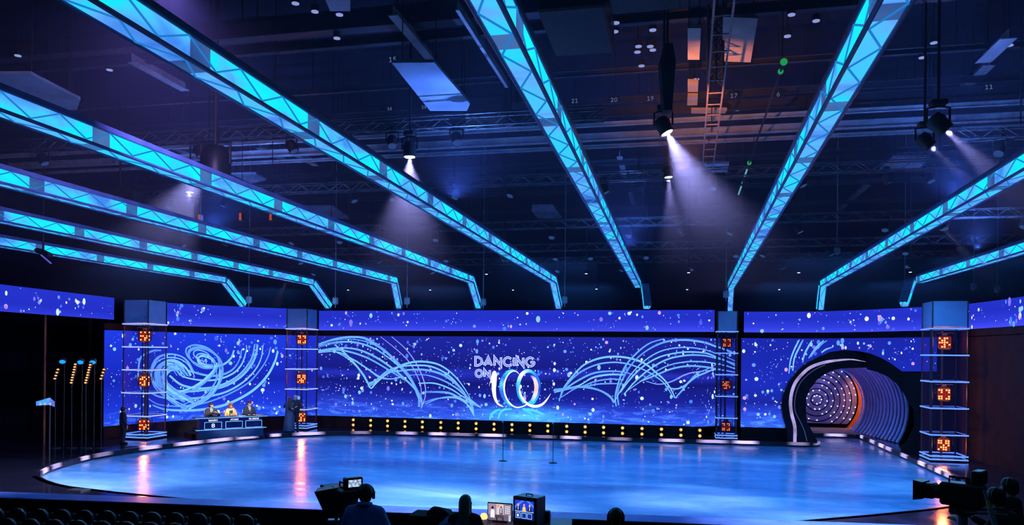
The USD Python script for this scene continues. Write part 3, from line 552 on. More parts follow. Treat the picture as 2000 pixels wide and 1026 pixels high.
# ------------------------------------------------------------------ light columns
BULBS = {0: "1010100000110110011010101", 1: "1101101001000001100111011", 2: "0110111010001001010101101", 3: "1101111011001010111010110", 4: "1011001100111100010101100"}
film = mat("column_film", {"t": ("transparent_bsdf", {"color": (0.93, 0.93, 0.97)}), "d": ("diffuse_bsdf", {"color": (0.10, 0.08, 0.26)}), "m": ("mix_closure", {"fac": 0.035})}, [("t.BSDF", "m.closure1"), ("d.BSDF", "m.closure2")], "m.closure")
frost = mat("column_frost", {"g": ("geometry", {}), "n": ("noise_texture", {"scale": 3.0, "detail": 4.0}), "r": ("rgb_ramp", {"ramp": [(0.3, lin(22, 50, 140)), (0.7, lin(44, 92, 190))]}), "e": ("emission", {"strength": 0.22}), "d": ("principled_bsdf", {"base_color": (0.14, 0.22, 0.42), "roughness": 0.4}), "a": ("add_closure", {})},
            [("g.position", "n.vector"), ("n.fac", "r.fac"), ("r.color", "e.color"), ("e.emission", "a.closure1"), ("d.BSDF", "a.closure2")], "a.closure")
def pixel_lamp(parent, loc, face, pat, s=0.27, dim=False):
    """a matrix lamp: rounded housing, yoke, reflector plate and bulbs, facing along face"""
    R = frame_to(face); o = np.array(loc, float)
    def put(m): v, f = m; return (np.asarray(v) @ R.T + o, f)
    hs = MB().box((0, 0, -0.10), (2 * s, 2 * s, 0.30), None, 0.09); hs.box((0, s + 0.06, -0.12), (0.22, 0.12, 0.2), None, 0.03)
    h = obj("lamp_housing", put(hs.mesh()), black, parent)
    pl = MB().box((0, 0, 0.052), (2 * s - 0.10, 2 * s - 0.10, 0.012)); obj("reflector", put(pl.mesh()), emit("reflector_low", (0.25, 0.015, 0.004), 0.3) if dim else emit("reflector_glow", (0.9, 0.06, 0.008), 0.55), h)
    on, off = MB(), MB(); st = (2 * s - 0.12) / 5
    for i, c in enumerate(BULBS[pat]):
        b = trimesh.creation.icosphere(1, st * 0.40); x, y = (i % 5 - 2) * st, (2 - i // 5) * st; (on if c == "1" else off).tm(b, xf(np.eye(3), (x, y, 0.065)))
    obj("lit_bulbs", put(on.mesh()), emit("matrix_bulb_soft", (1.6, 0.35, 0.12), 1.0) if dim else emit("matrix_bulb", (6.0, 0.75, 0.20), 1.5), h, kind="stuff"); obj("dim_bulbs", put(off.mesh()), emit("matrix_bulb_dim", (0.25, 0.02, 0.003), 0.5), h, kind="stuff")
    yk = MB().tube([(-s - 0.05, 0, -0.1), (-s - 0.05, s + 0.12, -0.1), (s + 0.05, s + 0.12, -0.1), (s + 0.05, 0, -0.1)], 0.022, 6); obj("yoke", put(yk.mesh()), black, h)
LEV = [5.37, 4.34, 3.31, 2.28, 1.25, 0.30]
def column(cx, cy, s, label, face, dz=0.0, ztop=6.42, pats=(0, 1, 2), sides=4):
    t = thing("light_column", label, "light column"); h = s / 2
    obj("plinth", MB().box((cx, cy, 0.235), (s + 0.04, s + 0.04, 0.07), None, 0.01).mesh(), gloss_black, t)
    for sx in (-1, 1):
        for sy in (-1, 1): obj("corner_post", MB().tube([(cx + sx * h, cy + sy * h, 0.26), (cx + sx * h, cy + sy * h, ztop)], 0.028, 8).mesh(), black, t)
    obj("centre_pole", MB().tube([(cx - 0.05, cy + 0.1, 0.26), (cx - 0.05, cy + 0.1, 5.4)], 0.045, 10).mesh(), black, t)
    obj("rear_pole", MB().tube([(cx - h * 0.5, cy + h, 0.26), (cx - h * 0.5, cy + h, 5.4)], 0.03, 8).mesh(), black, t)
    c = [(cx - h, cy - h), (cx + h, cy - h), (cx + h, cy + h), (cx - h, cy + h)]
    for i, z in enumerate(LEV):
        fr = MB()
        for k in range(4):
            p, q = np.array(c[k]), np.array(c[(k + 1) % 4]); fr.bar((*p, z + dz), (*q, z + dz), 0.05, 0.03)
        lv = obj("level_frame", fr.mesh(), black, t); li = MB()
        for zz in ([z] if i < 5 else [z, z + 0.13]):
            for k in range(4):
                p, q = np.array(c[k]), np.array(c[(k + 1) % 4]); n = np.array([(q - p)[1], -(q - p)[0]]) / s * 0.045; d = (q - p) / s * 0.045
                li.bar((*(p + n - d), zz + dz), (*(q + n + d), zz + dz), 0.02, 0.055)
        obj("light_strip", li.mesh(), strip_pale if cx < 0 and i < 5 else strip_blue, lv)
    obj("frosted_top", MB().box((cx, cy, (5.42 + ztop) / 2), (s - 0.02, s - 0.02, ztop - 5.42), None, 0.02).mesh(), frost, t)
    for k in range(4):
        p, q = np.array(c[k]), np.array(c[(k + 1) % 4]); m = (p + q) / 2 * 0.985 + np.array([cx, cy]) * 0.015
        obj("film_panel", MB().bar((*(p * 0.99 + q * 0.01 + 0 * m), 2.85), (*(q * 0.99 + p * 0.01), 2.85), 0.006, 5.0).mesh(), film, t)
    for z, pt in zip((4.84, 2.80, 0.80), pats): pixel_lamp(t, (cx, cy - 0.02, z + dz), face, pt, 0.25 if s < 1 else 0.27, s < 1)
    if s > 1:
        for z in (4.84, 2.80, 0.80): glow(np.array([cx, cy, z + dz]) + np.array(face) * 0.22, (1.0, 0.20, 0.06), 30, 0.16, 'matrix_light')
    return t
column(-23.68, 30.58, 1.24, "tall open light column left of the judges' desk, its top box seen nearest the left screen edge", (0.61, -0.79, 0.02), 0.0, 6.45, (0, 2, 0))
column(-19.08, 36.62, 1.12, "open light column right of the judges' desk with an embracing couple at its foot", (0.46, -0.89, 0.02), 0.0, 6.40, (1, 3, 2))
column(2.275, 38.32, 0.90, "slim light column between the central screen and the tunnel with small dim red matrix lamps", (-0.06, -1, 0.02), 0.0, 6.34, (1, 4, 1))
column(10.25, 33.75 - 0.55, 1.25, "violet tinted light column at the right in front of the black flat", (-0.31, -0.95, 0.02), -0.02, 6.42, (4, 1, 3))

# amber twin lamps along the riser of the central screen
xs = [690, 724, 757, 791, 825, 861, 895, 930, 965, 1000, 1035, 1070, 1107, 1143, 1179, 1216, 1254, 1292, 1330, 1367]
twin = None
for i, x in enumerate(xs):
    X = aty(x, 830, 38.0)[0]; lab = "twin amber lamp on the central riser, %s from the left end" % ORD[i]
    if twin is None:
        twin = thing("twin_lamp", lab, "lamp", (X, 38.08, 0.2), 0, "amber twin lamps along the riser")
        for z in (0.13, 0.40):
            v, f = lathe([(0.0, 0.0), (0.085, 0.0), (0.10, 0.10), (0.10, 0.12), (0.088, 0.12), (0.07, 0.06), (0.0, 0.05)], 14); R = frame_to((0, -1, 0.05)); h = obj("lamp_can", (v @ R.T + [0, 0.0, z + 0.02], f), black, twin)
            obj("bulb", MB().tm(trimesh.creation.icosphere(2, 0.068), xf(np.eye(3), (0, -0.075, z + 0.02))).mesh(), emit("riser_bulb", (1.0, 0.42 , 0.09), 2.2, 0.25, 0.9), h, smooth=True)
        obj("bracket", MB().box((0, 0.04, 0.28), (0.05, 0.03, 0.56)).mesh(), black, twin)
    else: dup(twin, (X, 38.08, 0.2), 0, lab)

# ------------------------------------------------------------------ lit truss ribs across the ceiling
def fabric(name, ramp, s):
    return mat(name, {"g": ("geometry", {}), "m": ("mapping", {"scale": (0.35, 0.75, 1.6)}), "n": ("noise_texture", {"scale": 1.0, "detail": 4.0, "distortion": 0.5}), "r": ("rgb_ramp", {"ramp": [(t, lin(*c)) for t, c in ramp]}), "e": ("emission", {"strength": s})},
               [("g.position", "m.vector"), ("m.vector", "n.vector"), ("n.fac", "r.fac"), ("r.color", "e.color")], "e.emission")
fab = fabric("rib_fabric", [(0.34, (58, 122, 215)), (0.44, (70, 165, 240)), (0.52, (20, 205, 248)), (0.75, (20, 228, 250))], 1.35)
fab_b = fabric("rib_fabric_pale", [(0.34, (52, 104, 205)), (0.48, (84, 160, 235)), (0.60, (40, 190, 240)), (0.8, (24, 215, 245))], 1.3)
joint_m = fabric("rib_joint", [(0.3, (46, 84, 165)), (0.7, (90, 140, 215))], 0.7)
lat_m = emit("rib_lattice", lin(34, 130, 214), 0.9)
chord_m = paint("rib_chord", (0.09, 0.15, 0.36), 0.4)
RIBS = [("E", (0, 480), (442, 553), (478, 600)), ("D", (0, 431), (612, 557), (645, 603)), ("C", (0, 356), (775, 554), (785, 604)), ("B", (0, 214), (925, 552), (940, 603)), ("A", (181, 0), (1086, 553), (1097, 604)),
        ("F", (975, 0), (1252, 562), (1257, 604)), ("G", (1720, 0), (1422, 563), (1420, 612)), ("H", (1999, 331), (1602, 560), (1597, 606)), ("I", (1999, 491), (1789, 553), (1774, 599))]
ZR, SW_ = 7.62, 0.30
RIBPOS = []
for ri, (nm, a, b, c) in enumerate(RIBS):
    pa, pb, pc = atz(*a, ZR), atz(*b, ZR), atz(*c, 6.50); d = (pb - pa) / np.linalg.norm(pb - pa); near = pb - d * ((pb[1] - 2.5) / d[1]); RIBPOS.append((near, pb))
    t = thing("lit_truss", "cyan glowing fabric-covered truss rib across the ceiling, %s from the left" % ORD[ri], "truss", group="lit truss ribs"); side = -1 if ri < 6 else 1
    def seg(P, Q, n0):
        D = Q - P; L = np.linalg.norm(D); D /= L; X = np.cross(D, [0, 0, 1.0]); X = X / np.linalg.norm(X) if np.linalg.norm(X) > 0.15 else np.array([1.0, 0, 0]); U = np.cross(X, D)
        ox = X * (SW_ / 2) * side; ctr = lambda s, x, u: P + D * s + ox + X * x + U * (u + SW_ / 2)     # the lower corner that faces the camera runs along P-Q
        h = SW_ / 2; s = 0.0; k = 0
        while s < L - 0.05:
            for ln, joint in ((2.55, False), (0.40, True)):
                e = min(s + ln, L)
                if e - s < 0.03: break
                for ax in ("x-", "x+", "u-", "u+"):
                    M = MB(); x = {"x-": -h, "x+": h}.get(ax, 0); u = {"u-": -h, "u+": h}.get(ax, 0)
                    if ax == "u+" : continue
                    mid = ctr((s + e) / 2, x, u); R = np.stack([D, X, U], 1)
                    M.box(mid, (e - s - 0.012, 0.012 if ax[0] == "x" else SW_ - 0.02, 0.012 if ax[0] == "u" else SW_ - 0.02), R)
                    obj("joint_panel" if joint else "fabric_panel", M.mesh(), joint_m if joint else (fab if ax[0] == "x" else fab_b), t)
                s = e
        lat = MB(); n = max(2, int(round(L / 0.55))); st = L / n
        for i in range(n):
            a0, a1 = i * st, (i + 1) * st; o = -h + 0.03 if i % 2 else h - 0.03
            for x in (-h - 0.008, h + 0.008): lat.bar(ctr(a0, x, o), ctr(a1, x, -o), 0.022, 0.022, X)
            lat.bar(ctr(a0, o, -h - 0.008), ctr(a1, -o, -h - 0.008), 0.022, 0.022, U)
        obj("lattice", lat.mesh(), lat_m, t, kind="stuff")
        for x in (-h, h): obj("chord", MB().tube([ctr(0, x, -h), ctr(L, x, -h)], 0.030, 8).mesh(), chord_m, t)
        for x in (-h, h): obj("chord", MB().tube([ctr(0, x, h), ctr(L, x, h)], 0.030, 8).mesh(), chord_m, t)
        obj("top_cover", MB().box(ctr(L / 2, 0, h + 0.045), (L, SW_ + 0.05, 0.07), np.stack([D, X, U], 1)).mesh(), chord_m, t)
    seg(near, pb, 0); seg(pb, pc, 1)
    obj("foot", MB().box(pc + [SW_ / 2 * side, 0.0, -0.03], (0.42, 0.36, 0.06)).mesh(), black, t)

# ------------------------------------------------------------------ people
def ball(p, r, n=14): return m3.Manifold.sphere(r, n).translate(tuple(map(float, p)))
def bone(a, ra, b, rb, n=14): return m3.Manifold.batch_hull([ball(a, ra, n), ball(b, rb, n)])
def fuse(ms, length=0.035, it=6):
    m = m3.Manifold.batch_boolean(ms, m3.OpType.Add).refine_to_length(length).to_mesh()
    t = trimesh.Trimesh(np.array(m.vert_properties[:, :3]), np.array(m.tri_verts), process=True)
    trimesh.smoothing.filter_taubin(t, 0.5, 0.53, it); return t
SKIN = paint("skin", (0.62, 0.36, 0.25), 0.5, var=0.06)
def hand(w, d, palm, side):
    """five fingers on a palm; w wrist, d pointing direction, palm the palm's normal"""
    d = np.array(d, float) / np.linalg.norm(d); pn = np.array(palm, float); pn -= d * (pn @ d); pn /= np.linalg.norm(pn); s = np.cross(d, pn) * side; w = np.array(w, float)
    c = w + d * 0.085; out = [m3.Manifold.batch_hull([ball(w, 0.026, 10), ball(c + s * 0.032, 0.014, 10), ball(c - s * 0.032, 0.014, 10), ball(w + d * 0.03 + s * 0.026, 0.016, 10), ball(w + d * 0.03 - s * 0.026, 0.016, 10)])]
    for k, (o, L) in enumerate(((0.031, 0.066), (0.011, 0.078), (-0.010, 0.072), (-0.030, 0.056))):
        a = c + s * o - d * 0.012; b = a + d * L * 0.5 + pn * 0.008; e = b + d * L * 0.38 + pn * 0.026; f = e + d * L * 0.15 + pn * 0.022
        out += [bone(a, 0.0098, b, 0.0092, 8), bone(b, 0.0092, e, 0.0086, 8), bone(e, 0.0086, f, 0.0078, 8)]
    a = w + d * 0.025 + s * 0.026; b = a + d * 0.034 + s * 0.026 + pn * 0.012; e = b + d * 0.034 + s * 0.006 + pn * 0.014
    return out + [bone(a, 0.0125, b, 0.011, 8), bone(b, 0.011, e, 0.009, 8)]
def person(label, loc, rotz, J, cloth, hair_c, hair="short", female=False, dress=None, head_turn=0.0, head_tilt=0.0, extras=(), skin=SKIN, group=None, beard=None):
    """J: joints (pelvis, chest, neck, head, and l/r shoulder, elbow, wrist, hip, knee, ankle, toe); faces +y"""
    t = thing("person", label, "person", loc, rotz, group)
    J = {k: np.array(v, float) for k, v in J.items()}; hc = J["head"]; g = 0.9 if female else 1.0
    ct, st_ = math.cos(head_turn), math.sin(head_turn); Rz = np.array([[ct, -st_, 0], [st_, ct, 0], [0, 0, 1]]); cc, sn = math.cos(head_tilt), math.sin(head_tilt); Rx = np.array([[1, 0, 0], [0, cc, -sn], [0, sn, cc]]); HR = Rz @ Rx
    H = lambda x, y, z: hc + HR @ np.array([x, y, z])
    neckp = J["neck"]
    body = [m3.Manifold.batch_hull([ball(H(0, -0.015, 0.03), 0.088), ball(H(0, 0.015, 0.025), 0.080), ball(H(0, 0.035, -0.055), 0.055), ball(H(0, 0.055, -0.085), 0.030)]), bone(H(0, 0.088, 0.012), 0.010, H(0, 0.106, -0.022), 0.015, 8),
            m3.Manifold.batch_hull([ball(H(-0.022, 0.084, -0.056), 0.009, 8), ball(H(0.022, 0.084, -0.056), 0.009, 8)]), bone(H(-0.088, -0.01, 0.02), 0.016, H(-0.084, -0.008, -0.03), 0.010, 8), bone(H(0.088, -0.01, 0.02), 0.016, H(0.084, -0.008, -0.03), 0.010, 8),
            bone(H(0, -0.01, -0.05), 0.054 * g, neckp, 0.058 * g)]
    suit = []
    P, C = J["pelvis"], J["chest"]; sx = 0.12 * g
    for lst, e in ((body, 0.0), (suit, 0.014)):
        lst.append(m3.Manifold.batch_hull([ball(J["ls"], 0.062 * g + e), ball(J["rs"], 0.062 * g + e), ball(C + [sx, 0.01, -0.05], 0.098 * g + e), ball(C + [-sx, 0.01, -0.05], 0.098 * g + e), ball(neckp - [0, 0.0, 0.03], 0.055 + e)]))
        lst.append(m3.Manifold.batch_hull([ball(C + [sx, 0.01, -0.05], 0.096 * g + e), ball(C + [-sx, 0.01, -0.05], 0.096 * g + e), ball(P + [0.085, 0, 0.02], 0.105 + e), ball(P + [-0.085, 0, 0.02], 0.105 + e)]))
        for s in "lr":
            lst += [bone(J[s + "s"], 0.060 * g + e, J[s + "e"], 0.044 * g + e), bone(J[s + "e"], 0.043 * g + e, J[s + "w"], 0.030 * g + e)]
            if dress is None or e == 0.0: lst += [bone(P + [0.09 if s == "r" else -0.09, 0, 0], 0.098 + e, J[s + "k"], 0.062 + e), bone(J[s + "k"], 0.060 + e, J[s + "a"], 0.042 + e)]
    for s in "lr":
        d = J[s + "w"] - J[s + "e"]; d /= np.linalg.norm(d); body += hand(J[s + "w"] + d * 0.02, J.get(s + "hd", d), J.get(s + "palm", np.array([0, 0, -1.0])), 1 if s == "l" else -1)
        body += [bone(J[s + "a"] - [0, 0.03, 0.035], 0.042, J[s + "t"], 0.034)]
    obj("body", fuse(body, 0.03, 4), skin, t, smooth=60)
    if dress is not None: suit.append(m3.Manifold.batch_hull([ball(P + [0.09, 0, 0.02], 0.115), ball(P + [-0.09, 0, 0.02], 0.115), m3.Manifold.cylinder(0.05, dress, dress, 28).translate((float(P[0]), float(P[1]) - 0.03, 0.02))]))
    obj("gown" if dress is not None else "clothes", fuse(suit, 0.04, 5), cloth, t, smooth=60)
    shoe = [m3.Manifold.batch_hull([ball(J[s + "a"] - [0, 0.03, 0.03], 0.050, 10), ball(J[s + "t"], 0.042, 10)]) for s in "lr"]
    obj("shoes", fuse(shoe, 0.04, 2), gloss_black, t, smooth=60)
    cap = [m3.Manifold.batch_hull([ball(H(0, -0.025, 0.045), 0.094), ball(H(0, 0.012, 0.055), 0.086), ball(H(0, -0.045, -0.02), 0.080)]) - m3.Manifold.batch_hull([ball(H(-0.05, 0.13, 0.0), 0.060), ball(H(0.05, 0.13, 0.0), 0.060), ball(H(0, 0.11, -0.16), 0.10)])]
    if hair == "bob": cap += [m3.Manifold.batch_hull([ball(H(sd * 0.070, -0.02, 0.06), 0.045), ball(H(sd * 0.082, 0.0, -0.06), 0.036), ball(H(sd * 0.060, -0.06, -0.09), 0.045)]) for sd in (-1, 1)] + [m3.Manifold.batch_hull([ball(H(0, -0.06, 0.03), 0.08), ball(H(0, -0.07, -0.08), 0.07)]), m3.Manifold.batch_hull([ball(H(-0.05, 0.07, 0.085), 0.022), ball(H(0.05, 0.07, 0.085), 0.022)])]
    if hair == "long": cap += [m3.Manifold.batch_hull([ball(H(0, -0.05, 0.03), 0.080), ball(H(0, -0.075, -0.10), 0.072), ball(H(0.05, -0.10, -0.34), 0.050), ball(H(-0.05, -0.10, -0.36), 0.045)]), m3.Manifold.batch_hull([ball(H(0.068, -0.02, 0.02), 0.03), ball(H(0.072, -0.03, -0.22), 0.03)]), m3.Manifold.batch_hull([ball(H(-0.068, -0.02, 0.02), 0.03), ball(H(-0.072, -0.03, -0.22), 0.03)])]
    if hair != "none": obj("hair", fuse(cap, 0.03, 4), hair_c, t, smooth=60)
    eyes = MB()
    for sd in (-1, 1): eyes.tm(trimesh.creation.icosphere(1, 0.011), xf(np.eye(3), H(sd * 0.033, 0.082, 0.018)))
    obj("eyes", eyes.mesh(), gloss_black, t)
    for nm, mk, mt in extras:
        obj(nm, mk(H, J), mt, t, smooth=50)
    return t
def stand(h=1.75, **kw):
    k = h / 1.75
    J = dict(pelvis=(0, 0, 0.94), chest=(0, 0, 1.30), neck=(0, -0.005, 1.50), head=(0, 0.02, 1.63), ls=(-0.18, 0, 1.43), rs=(0.18, 0, 1.43), le=(-0.25, -0.03, 1.14), re=(0.25, -0.03, 1.14), lw=(-0.25, 0.08, 0.90), rw=(0.25, 0.08, 0.90),
             lk=(-0.10, 0.03, 0.50), rk=(0.10, 0.03, 0.50), la=(-0.11, -0.02, 0.09), ra=(0.11, -0.02, 0.09), lt=(-0.12, 0.14, 0.035), rt=(0.12, 0.14, 0.035))
    J.update(kw); return {a: tuple(np.array(b) * k) for a, b in J.items()}
def sit(seat=0.46, **kw):
    z = seat + 0.09
    J = dict(pelvis=(0, -0.08, z), chest=(0, -0.04, z + 0.36), neck=(0, -0.03, z + 0.56), head=(0, 0.0, z + 0.70), ls=(-0.18, -0.04, z + 0.49), rs=(0.18, -0.04, z + 0.49), le=(-0.27, 0.04, z + 0.22), re=(0.27, 0.04, z + 0.22), lw=(-0.14, 0.27, z + 0.20), rw=(0.14, 0.27, z + 0.20),
             lk=(-0.11, 0.36, z - 0.0), rk=(0.11, 0.36, z - 0.0), la=(-0.11, 0.34, 0.10), ra=(0.11, 0.34, 0.10), lt=(-0.12, 0.50, 0.04), rt=(0.12, 0.50, 0.04))
    J.update(kw); return J
def shirt(H, J):
    c, n = np.array(J["chest"]), np.array(J["neck"]); v = np.array([n + [-0.062, 0.088, -0.012], n + [0.062, 0.088, -0.012], c + [0.014, 0.150, -0.13], c + [-0.014, 0.150, -0.13]]); w = v - [0, 0.05, 0]
    return (np.vstack([v, w]), np.array([(0, 1, 2), (0, 2, 3), (4, 6, 5), (4, 7, 6), (0, 4, 5), (0, 5, 1), (1, 5, 6), (1, 6, 2), (3, 7, 4), (3, 4, 0)]))
def tie(H, J):
    c, n = np.array(J["chest"]), np.array(J["neck"]); m = MB(); m.bar(n + [0, 0.094, -0.03], c + [0, 0.154, -0.13], 0.036, 0.012, (0, 1, 0.3)); return m.mesh()
def phones(H, J):
    m = MB(); a = np.linspace(0, math.pi, 13); m.tube([H(0.104 * math.cos(x), -0.01, 0.02 + 0.112 * math.sin(x)) for x in a], 0.014, 8)
    for s in (-1, 1): m.tm(trimesh.convex.convex_hull(np.array([H(s * (0.085 + dx), -0.01 + 0.045 * math.cos(q), 0.0 + 0.05 * math.sin(q)) for q in np.linspace(0, 6.28, 12) for dx in (0, 0.035)])))
    return m.mesh()
def lapels(H, J):
    c, n = np.array(J["chest"]), np.array(J["neck"]); m = MB()
    for s in (-1, 1): m.bar(n + [s * 0.078, 0.072, -0.008], c + [s * 0.022, 0.150, -0.13], 0.036, 0.018, (0, 1, 0.3))
    return m.mesh()
def collar(H, J):
    n = np.array(J["neck"]); a = np.linspace(0, 6.283, 19)[:-1]; m = MB(); m.tube([n + [0.075 * math.cos(x), 0.07 * math.sin(x) - 0.01, 0.025 - 0.012 * math.sin(x)] for x in a], 0.028, 8, closed=True); return m.mesh()
suit_grey = paint("suit_charcoal", (0.028, 0.028, 0.034), 0.75, var=0.1, scale=20); suit_navy = paint("suit_navy", (0.012, 0.016, 0.036), 0.75, var=0.1, scale=20); gold = paint("gold_jacket", (0.70, 0.42, 0.14), 0.45, 0.2, 0.2, 30)
white_cloth = paint("white_cloth", (0.75, 0.75, 0.78), 0.7, var=0.04); tie_m = paint("tie_dark", (0.02, 0.02, 0.03), 0.6); hair_dk = paint("hair_dark", (0.018, 0.013, 0.010), 0.5, scale=25); hair_rd = paint("hair_auburn", (0.24, 0.075, 0.025), 0.45, scale=25); hair_br = paint("hair_brown", (0.09, 0.040, 0.022), 0.45, scale=25); hair_gr = paint("hair_grey", (0.42, 0.38, 0.34), 0.5, scale=25)
gown_m = paint("gown_navy", (0.035, 0.045, 0.13), 0.5, var=0.3, scale=40); jacket_m = paint("jacket_blue", (0.13, 0.28, 0.82), 0.75, var=0.2, scale=12, bump=0.3); dark_cloth = paint("crew_black", (0.012, 0.013, 0.022), 0.85); sequin = mat("sequin_shawl", {"tc": ("texture_coordinate", {}), "v": ("voronoi_texture", {"scale": 70.0}), "r": ("rgb_ramp", {"ramp": [(0.0, (0.8, 0.85, 1.0)), (0.2, (0.10, 0.14, 0.40)), (1.0, (0.06, 0.09, 0.30))]}), "p": ("principled_bsdf", {"roughness": 0.3, "metallic": 0.4})}, [("tc.object", "v.vector"), ("v.distance", "r.fac"), ("r.color", "p.base_color")], "p.BSDF")

# judges' desk
dA, dB = np.array([-21.17, 30.84]), np.array([-19.13, 33.16]); dt = (dB - dA) / np.linalg.norm(dB - dA); dn = np.array([dt[1], -dt[0]]); dL = np.linalg.norm(dB - dA); face = math.atan2(-dn[0], dn[1])
def D3(u, off, z): p = dA + dt * u + dn * off; return np.array([p[0], p[1], z])
dR = np.stack([[*dt, 0], [-dn[0], -dn[1], 0], [0, 0, 1]], 1).astype(float)
def desk():
    t = thing("judges_desk", "blue judging desk with three outlined score boxes and name lettering", "desk")
    deskm = paint("desk_navy", (0.012, 0.035, 0.12), 0.4); box = lambda u, off, z, s, m, n, par=t, bev=0.0: obj(n, MB().box(D3(u, off, z), s, dR, bev).mesh(), m, par)
    box(dL / 2, -0.28, 0.39, (dL - 0.16, 0.52, 0.38), deskm, "base"); box(dL / 2, -0.31, 0.85, (dL - 0.24, 0.44, 0.50), deskm, "body")
    box(dL / 2, -0.33, 1.135, (dL + 0.16, 0.70, 0.05), deskm, "worktop", bev=0.012)
    sl = emit("desk_strip", lin(110, 170, 255), 1.2)
    box(dL / 2, 0.028, 1.135, (dL + 0.16, 0.02, 0.035), sl, "light_strip"); box(dL / 2, 0.0, 0.595, (dL + 0.10, 0.03, 0.035), sl, "light_strip"); box(dL / 2, -0.25, 0.59, (dL + 0.08, 0.48, 0.022), deskm, "ledge")
    disp = box(dL / 2, -0.083, 0.86, (dL - 0.28, 0.015, 0.46), emit("desk_display", lin(14, 30, 110), 0.9, 0.4, 3.0), "display_panel")
    ln, wt = emit("desk_outline", lin(130, 200, 255), 1.3), emit("desk_letter", (0.9, 0.95, 1.0), 1.2)
    def flat(name, poly, m, u0, z0, lift):
        v, f = extrude(poly, 0.006); P = np.array([D3(u0 + a, -0.074 + lift + c, z0 + b) for a, b, c in v]); obj(name, (P, f), m, disp)
    for k, (u, word) in enumerate(((0.72, "MARC"), (1.66, "JOAN"), (2.57, "RUBEN"))):
        q = sbox(-0.36, -0.135, 0.36, 0.135).buffer(0.03); flat("score_box", q.difference(q.buffer(-0.022)), ln, u, 0.785, 0.0)
        m = meshkit.text_mesh(word, 0.082, 0.006, True); v = np.array(m.vertices); v[:, 0] -= (v[:, 0].min() + v[:, 0].max()) / 2; v[:, 0] *= 1.25
        obj("name_lettering", (np.array([D3(u + a, -0.074 + c, 0.985 + b) for a, b, c in v]), np.array(m.faces)), wt, disp)
    m = meshkit.text_mesh("8", 0.17, 0.006, True); v = np.array(m.vertices); v[:, 0] -= (v[:, 0].min() + v[:, 0].max()) / 2; v[:, 0] *= 1.2
    obj("score_digit", (np.array([D3(0.72 + a, -0.074 + c, 0.70 + b) for a, b, c in v]), np.array(m.faces)), wt, disp)
    box(dL / 2, -1.22, 0.295, (dL + 0.2, 1.30, 0.19), flat_black, "podium")
desk()
for u, nm, rz in ((0.75, "left", 0.1), (2.55, "right", -0.1)):
    p = D3(u, -0.22, 1.16); obj("tablet", MB().box((0, 0, 0), (0.42, 0.26, 0.022), dR, 0.006).mesh() and MB().box(p + [0, 0, 0.012], (0.46, 0.26, 0.02), dR, 0.006).mesh(), gloss_black, None, "dark tablet lying on the desk in front of the %s judge" % nm, "tablet")
obj("score_sheet", MB().box(D3(2.03, -0.20, 1.166), (0.34, 0.24, 0.008), dR).mesh(), white_cloth, None, "white score sheet on the desk between the woman and the right judge", "paper")
obj("clipboard", MB().box(D3(2.86, -0.24, 1.175), (0.42, 0.26, 0.025), dR, 0.006).mesh(), paint("tan_board", (0.65, 0.42, 0.20), 0.6), None, "tan clipboard at the right end of the judges' desk", "clipboard")
def chair(u, label):
    p = D3(u, -1.14, 0.4); t = thing("studio_chair", label, "chair", p, face, "judges' chairs"); cm_ = paint("chair_white", (0.6, 0.62, 0.68), 0.5)
    obj("seat", MB().box((0, -0.06, 0.335), (0.48, 0.44, 0.06), None, 0.02).mesh(), cm_, t); obj("backrest", MB().box((0, -0.32, 0.72), (0.46, 0.05, 0.46), None, 0.02).mesh(), cm_, t); obj("post", MB().tube([(0, -0.06, 0.03), (0, -0.06, 0.31)], 0.035, 10).mesh(), alu, t)
    obj("base", MB().tm(trimesh.creation.cylinder(0.22, 0.03), xf(np.eye(3), (0, -0.06, 0.015))).mesh(), alu, t); obj("spine", MB().box((0, -0.30, 0.40), (0.10, 0.06, 0.06)).mesh(), alu, t)
for u, l in ((0.90, "white chair of the left judge behind the desk"), (1.80, "white chair of the woman judge behind the desk"), (2.68, "white chair of the right judge behind the desk")): chair(u, l)
person("person in a charcoal suit and dark tie gesturing at the left of the judging desk", D3(0.90, -1.10, 0.4), face, sit(0.45, rw=(-0.02, 0.36, 0.92), lw=(-0.30, 0.34, 0.86), le=(-0.32, 0.08, 0.76), lhd=(-0.3, 0.5, 0.7)), suit_grey, hair_dk, head_turn=0.9, extras=(("shirt", shirt, white_cloth), ("tie", tie, tie_m), ("lapels", lapels, suit_grey)))
person("person with an auburn bob in a gold jacket seated at the middle of the desk", D3(1.80, -1.10, 0.4), face, sit(0.40), gold, hair_rd, "bob", True, head_tilt=-0.25, extras=(("top", lambda H, J: MB().box(np.array(J["chest"]) + [0, 0.108, -0.03], (0.16, 0.05, 0.30), None, 0.03).mesh(), tie_m), ("lapels", lapels, gold)))
person("person in a navy suit with dark hair looking down at the right of the desk", D3(2.68, -1.10, 0.4), face, sit(0.47), suit_navy, hair_dk, head_turn=0.7, head_tilt=-0.2, extras=(("shirt", shirt, white_cloth), ("tie", tie, tie_m), ("lapels", lapels, suit_navy)))
spot((-14.5, 26.5, 6.8), D3(1.6, -0.7, 1.35), (1.0, 0.84, 0.72), 2200, 9, 0.6, 0.05)
spot((-15.0, 28.0, 6.8), (-18.9, 35.6, 1.1), (0.75, 0.75, 1.0), 160, 7, 0.6, 0.05)
